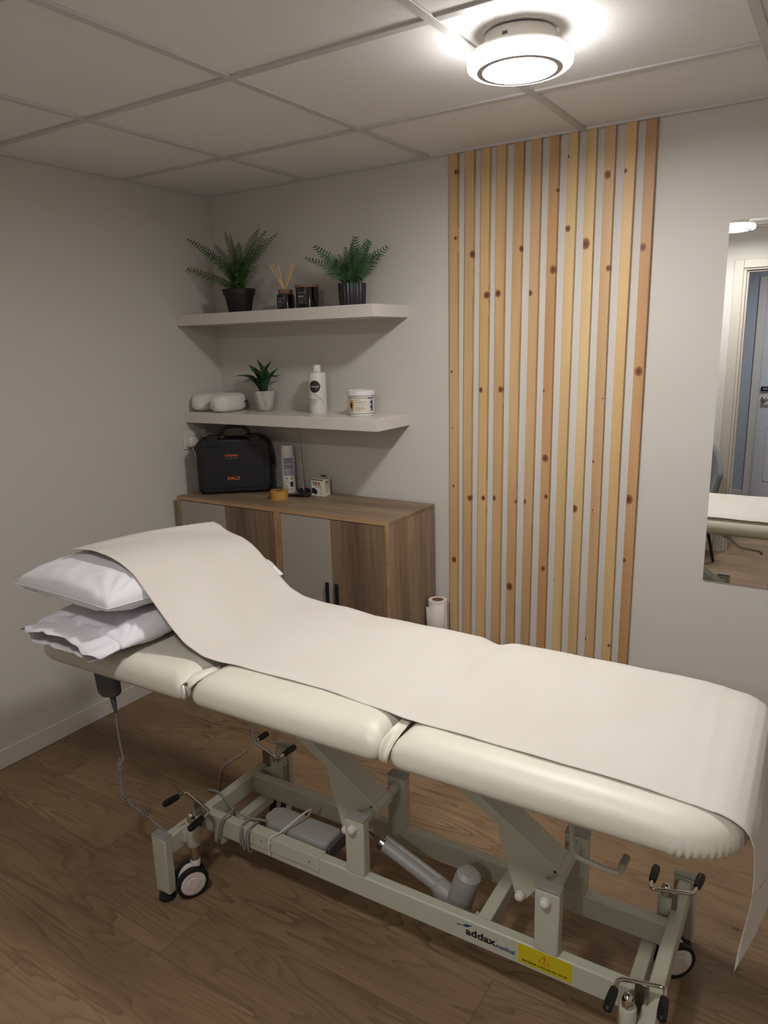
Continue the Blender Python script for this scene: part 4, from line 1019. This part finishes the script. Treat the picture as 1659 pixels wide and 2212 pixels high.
# ------------------------------------------------------------------ pillows
def place(o): o.location = BO; o.rotation_euler = (0, 0, BR); return o
def pillow(cor, zc, hup, hdn, seed, ex=.42, N=72, pinch=.035, lim=None):
    # cor: four corners (u,v,z) at (-1,-1),(1,-1),(1,1),(-1,1)
    cs = [Vector(c) for c in cor]; T_ = []; Bt = []
    for side, hh in ((1, hup), (-1, hdn)):
        G = []
        for i in range(N+1):
            a = -1+2*i/N; row = []
            for j in range(N+1):
                b = -1+2*j/N
                aa, bb = a*(1-pinch*(1-b*b)*0), b
                p = (cs[0]*(1-a)*(1-b)+cs[1]*(1+a)*(1-b)+cs[2]*(1+a)*(1+b)+cs[3]*(1-a)*(1+b))/4
                mid = (cs[0]+cs[1]+cs[2]+cs[3])/4
                # sides draw in between the corners
                pu = pinch*(1-b*b)*a*abs(a)**2; pv = pinch*.8*(1-a*a)*b*abs(b)**2
                p = p-(cs[1]-cs[0])*.5*pu-(cs[3]-cs[0])*.5*pv*.6
                e = max(0, (1-a*a))*max(0, (1-b*b)); h = hh*e**ex
                edge = 1-e**.5
                q = Vector((p.x*9+seed, p.y*9, side*2.0+seed))
                h += e**.25*(noise.noise(q)*.008+noise.noise(q*2.3)*.006*(.4+edge))
                h += e**.35*.006*(.55-abs(noise.noise(Vector((p.x*14+seed, p.y*6, side*3.0))))*2.2)*(.35+edge)
                for (ka, kb) in ((-1, -1), (1, -1), (1, 1), (-1, 1)):      # folds running out of the corners
                    da, db = a-ka, b-kb; r_ = math.hypot(da, db*1.3)
                    an = math.atan2(db*ka*kb*-1, -da*ka); h += e**.3*.008*math.sin(an*17+seed*3+ka)*math.exp(-r_*r_*2.6)*min(1, r_*4)
                z_ = p.z+side*h
                if lim: z_ = lim(p.x, p.y, z_, side)
                row.append(Vector((p.x, p.y, z_)))
            G.append(row)
        T_.append(G)
    m = MB(); m.grid(T_[0]); m.grid([r[::-1] for r in T_[1]])
    bmesh.ops.remove_doubles(m.bm, verts=m.bm.verts, dist=1e-5); return m
def seam_path(cor, pinch):
    cs = [Vector(c) for c in cor]; P = []
    for k in range(4):
        a0, b0 = ((-1, -1), (1, -1), (1, 1), (-1, 1))[k]; a1, b1 = ((-1, -1), (1, -1), (1, 1), (-1, 1))[(k+1) % 4]
        for q in range(18):
            t = q/18; a, b = lerp(a0, a1, t), lerp(b0, b1, t)
            p = (cs[0]*(1-a)*(1-b)+cs[1]*(1+a)*(1-b)+cs[2]*(1+a)*(1+b)+cs[3]*(1-a)*(1+b))/4
            P.append(p-(cs[1]-cs[0])*.5*pinch*(1-b*b)*a*abs(a)**2-(cs[3]-cs[0])*.5*pinch*.8*(1-a*a)*b*abs(b)**2*.6)
    P.append(P[0]); return P
NEAR = [(-.969, .999), (-.910, 1.007), (-.853, 1.010), (-.788, 1.002), (-.735, .985), (-.689, .960), (-.655, .925), (-.614, .881), (-.562, .828), (-.514, .792), (-.451, .770), (-.400, .7615), (-.355, .7605)]
FAR = [(-.885, .978), (-.860, .968), (-.836, .957), (-.800, .946), (-.757, .938), (-.720, .922), (-.690, .902), (-.619, .840), (-.556, .790), (-.500, .769), (-.430, .762), (-.380, .7605), (-.330, .7605)]
def resample(P, n):
    L = [0]
    for a, b in zip(P, P[1:]): L.append(L[-1]+math.dist(a, b))
    out = []
    for k in range(n+1):
        s = L[-1]*k/n; j = 0
        while j < len(L)-2 and L[j+1] < s: j += 1
        t = (s-L[j])/(L[j+1]-L[j]); out.append((lerp(P[j][0], P[j+1][0], t), lerp(P[j][1], P[j+1][1], t)))
    return out
def soft(P, it=3):
    for _ in range(it): P = [P[0]]+[((a[0]+2*b[0]+c[0])/4, (a[1]+2*b[1]+c[1])/4) for a, b, c in zip(P, P[1:], P[2:])]+[P[-1]]
    return P
NA, NB, NV = 90, 150, 66
n1, f1 = soft(resample(NEAR, NA)), soft(resample(FAR, NA))
UE = .800
def vnear(u): return interp([(-1.0, -.400), (-.45, -.402), (-.35, -.386), (-.07, -.386), (.1, -.404), (.22, -.416), (.6, -.424), (.80, -.434), (.9, -.432)], u)
def vfar(u): return interp([(-1.0, .115), (-.4, .104), (.9, .104)], u)
def paper_z(u, v):
    if u > n1[-1][0] and u > f1[-1][0]: return .7605
    t = min(1, max(0, (v-vnear(u))/(vfar(u)-vnear(u)))); C_ = [(lerp(p[0], q[0], t), lerp(p[1], q[1], t)) for p, q in zip(n1, f1)]
    i0 = max(0, min(1, 1-(u-C_[0][0])/(C_[-1][0]-C_[0][0])*2.2))
    return interp(C_, u)+.010*math.sin(PI*t)*i0
def lap(v): return lerp(.853, .824, (v+.5)/.6)
def lim_up(u, v, z, side):
    over = max(0, vnear(u)-v, v-vfar(u))
    z = min(z, paper_z(u, v)-.009+over*.5)
    return z if side > 0 else max(z, lap(v)+.002)
def lim_lo(u, v, z, side):
    z = min(z, paper_z(u, v)-.006)
    return min(z, lap(v)) if side > 0 else max(z, .7605)
UC = [(-1.062, -.522, .918), (-.664, -.520, .905), (-.600, .125, .862), (-1.00, .12, .90)]
up = tag(place(obj('pillow', pillow(UC, .92, .088, .052, 4.1, .34, lim=lim_up), 'pillow', smooth=180)), 'upper white pillow of the stack on the couch head, under the paper', 'pillow', 'pillows on the couch')
obj('seam', MB().tube([Vector((p.x, p.y, lim_up(p.x, p.y, p.z, 1))) for p in seam_path(UC, .035)], .0016, 6), 'pillow', up)
LC = [(-.985, -.525, .806), (-.640, -.505, .792), (-.605, .10, .80), (-.99, .10, .80)]
lp = tag(place(obj('pillow', pillow(LC, .8, .056, .036, 9.7, .36, lim=lim_lo), 'pillow', smooth=180)), 'lower white pillow of the stack, its open pillowcase end facing the room', 'pillow', 'pillows on the couch')
# open pillowcase mouth
R = []
for v, u0, u1, zt, zb, sk in ((-.44, -.955, -.655, .034, .028, 0), (-.50, -.972, -.650, .026, .026, 0), (-.545, -.978, -.645, .024, .022, .0), (-.583, -.985, -.640, .027, .019, .0)):
    ring = []
    for k in range(64):
        a_ = 2*PI*k/64; c, s = math.cos(a_), math.sin(a_)
        u = (u0+u1)/2+(u1-u0)/2*math.copysign(abs(c)**.85, c); zz = lerp(.806, .790, (u-u0)/(u1-u0))
        h = (zt if s > 0 else zb)*math.copysign(abs(s)**1.1, s)
        wv = (.0045*math.sin(u*58+v*20)+.003*math.sin(u*131))*abs(s) if v < -.49 else 0
        vv = v+(.010*math.sin(u*31+1)+.006*math.sin(u*77))*(1 if s > 0 else .6)*(v < -.53)-(.0 if s > 0 else -.012)*(v < -.56)
        ring.append((u, vv, max(.7625, zz+h+wv)))
    R.append(ring)
obj('pillowcase_cuff', MB().rings(R, True, False), 'pillow', lp, solid=.0018, smooth=180)

# ------------------------------------------------------------------ couch paper
rows = []
for i in range(NA+1):
    row = []
    for j in range(NV+1):
        t = j/NV; u = lerp(n1[i][0], f1[i][0], t); z = lerp(n1[i][1], f1[i][1], t); s = i/NA
        z += .010*math.sin(PI*t)*max(0, 1-s*2.2)
        if i < 3: u += .003*math.sin(j*1.7)*(3-i)/3
        z += .0012*noise.noise(Vector((u*8, t*3, 2)))
        z += (.004*math.exp(-((s-.05)/.03)**2)*math.sin(t*7)) + .0035*math.exp(-((s-.62)/.10)**2)*math.sin(t*5+1)*.4
        row.append((u, lerp(vnear(u), vfar(u), t), z))
    rows.append(row)
for i in range(1, NB+1):
    row = []
    for j in range(NV+1):
        t = j/NV; u = lerp(lerp(n1[-1][0], f1[-1][0], t), UE, i/NB); v = lerp(vnear(u), vfar(u), t); z = .7605
        z -= .012*math.exp(-((u-(.161+.02*t))/.035)**2)*(.25+.75*t) + .006*math.exp(-((u-.18)/.03)**2)*t*t*.6
        z -= min(1, i/14)*.010*max(0, (v-.045)/.06)**2 if v > .045 else 0
        for cu_, sl, am in ((-.16, .05, .0010), (-.02, .03, .0008), (.33, .06, .0009), (.56, .04, .0016), (.69, .03, .0012), (.775, -.02, .0022)):
            z += am*math.exp(-((u-cu_-sl*t)/.007)**2)*(.4+.6*math.sin(PI*t)**.5)
        z -= interp([(.66, 0), (.72, .002), (.76, .006), (.80, .013)], u)*max(0, (t-.35)/.65)**7 + interp([(.7, 0), (.80, .006)], u)*max(0, (.12-t)/.12)
        z -= min(1, i/14)*.0014*max(0, 1-t*9)
        z += .0011*noise.noise(Vector((u*6, v*9, 5)))+.0009*math.sin(u*38+v*9)*max(0, 1-abs(u-.2)/.9)
        row.append((u, v, z))
    rows.append(row)
# over the end and hanging down, torn along the bottom
NH = 60
end = [(.800, .7605), (.815, .7585), (.832, .753), (.848, .743), (.859, .730), (.8655, .712), (.868, .690), (.8695, .660), (.8695, .62), (.866, .58), (.861, .54), (.856, .50), (.8525, .445)]
def zbot(t):
    return interp([(0, .447), (.015, .462), (.05, .492), (.10, .530), (.16, .558), (.24, .577), (.33, .585), (.45, .578), (.6, .590), (.75, .583), (.9, .592), (1, .60)], t)+.0022*math.sin(t*210)+.0015*math.sin(t*91)
el = [0]
for a, b in zip(end, end[1:]): el.append(el[-1]+math.dist(a, b))
ez = [(-e[1], l) for e, l in zip(end, el)]
for i in range(1, NH+1):
    row = []
    for j in range(NV+1):
        t = j/NV; lmax = interp(ez, -zbot(t)); s = lmax*i/NH
        u = interp(list(zip(el, [e[0] for e in end])), s); z = interp(list(zip(el, [e[1] for e in end])), s)
        v = lerp(vnear(lerp(.80, .82, min(1, s/.05))), vfar(.82), t); dn = max(0, .73-z)
        u += dn*(.16*math.sin(PI*min(1, t*2.2))*(t < .4545)+.0)+min(dn, .1)*.10*math.sin(t*9+.4)**2
        if v > .045: z -= .010*((v-.045)/.06)**2
        z -= (.013*max(0, (t-.35)/.65)**7+.006*max(0, (.12-t)/.12))*(1 if z > .6 else 0.6)
        u += .004*min(1, s/.05)-.020*max(0, (t-.75)/.25)**6*min(1, s/.06)
        if t < .1: v -= .012*max(0, .72-z)/.1*(z > .62)
        row.append((u, v, z))
    rows.append(row)
pm = MB().grid(rows)
pp = place(obj('couch_paper', pm, 'paper', smooth=180, solid=.0006, off=1))
tag(pp, 'long sheet of cream couch paper laid over pillows and couch, torn at the foot end', 'couch paper')

# ------------------------------------------------------------------ chair seen in the mirror
t = thing('armchair', 'grey fabric armchair with thin black legs, seen only in the wall mirror', 'chair', (1.66, -2.62, 0), math.radians(18))
R = []
for z, k, op in ((.40, .86, 0), (.43, .96, 0), (.47, 1, 0), (.485, .93, 0)):
    R.append([(.235*k*math.copysign(abs(math.cos(a_))**.7, math.cos(a_)), .225*k*math.copysign(abs(math.sin(a_))**.7, math.sin(a_)), z) for a_ in [2*PI*q/40 for q in range(40)]])
obj('seat', MB().rings(R), 'chair_grey', t, smooth=80)
P = []
for k in range(41):
    a_ = math.radians(-20-140*k/40); s = abs(k/20-1); top = lerp(.865, .64, s**1.6); row = []
    for q in range(13):
        f_ = q/12; z = lerp(.42, top, f_); rr = .235+.035*f_
        row.append((rr*1.04*math.cos(a_), rr*math.sin(a_)-.02*f_, z))
    P.append(row)
obj('backrest', MB().grid(P), 'chair_grey', t, solid=.035, off=0, smooth=80, sub=0)
for sx in (-1, 1):
    for sy in (-1, 1): obj('leg', MB().tube([(sx*.15, sy*.14, .41), (sx*.215, sy*.21, 0)], .012, 12, True, [.014, .009]), 'black_plastic', t)
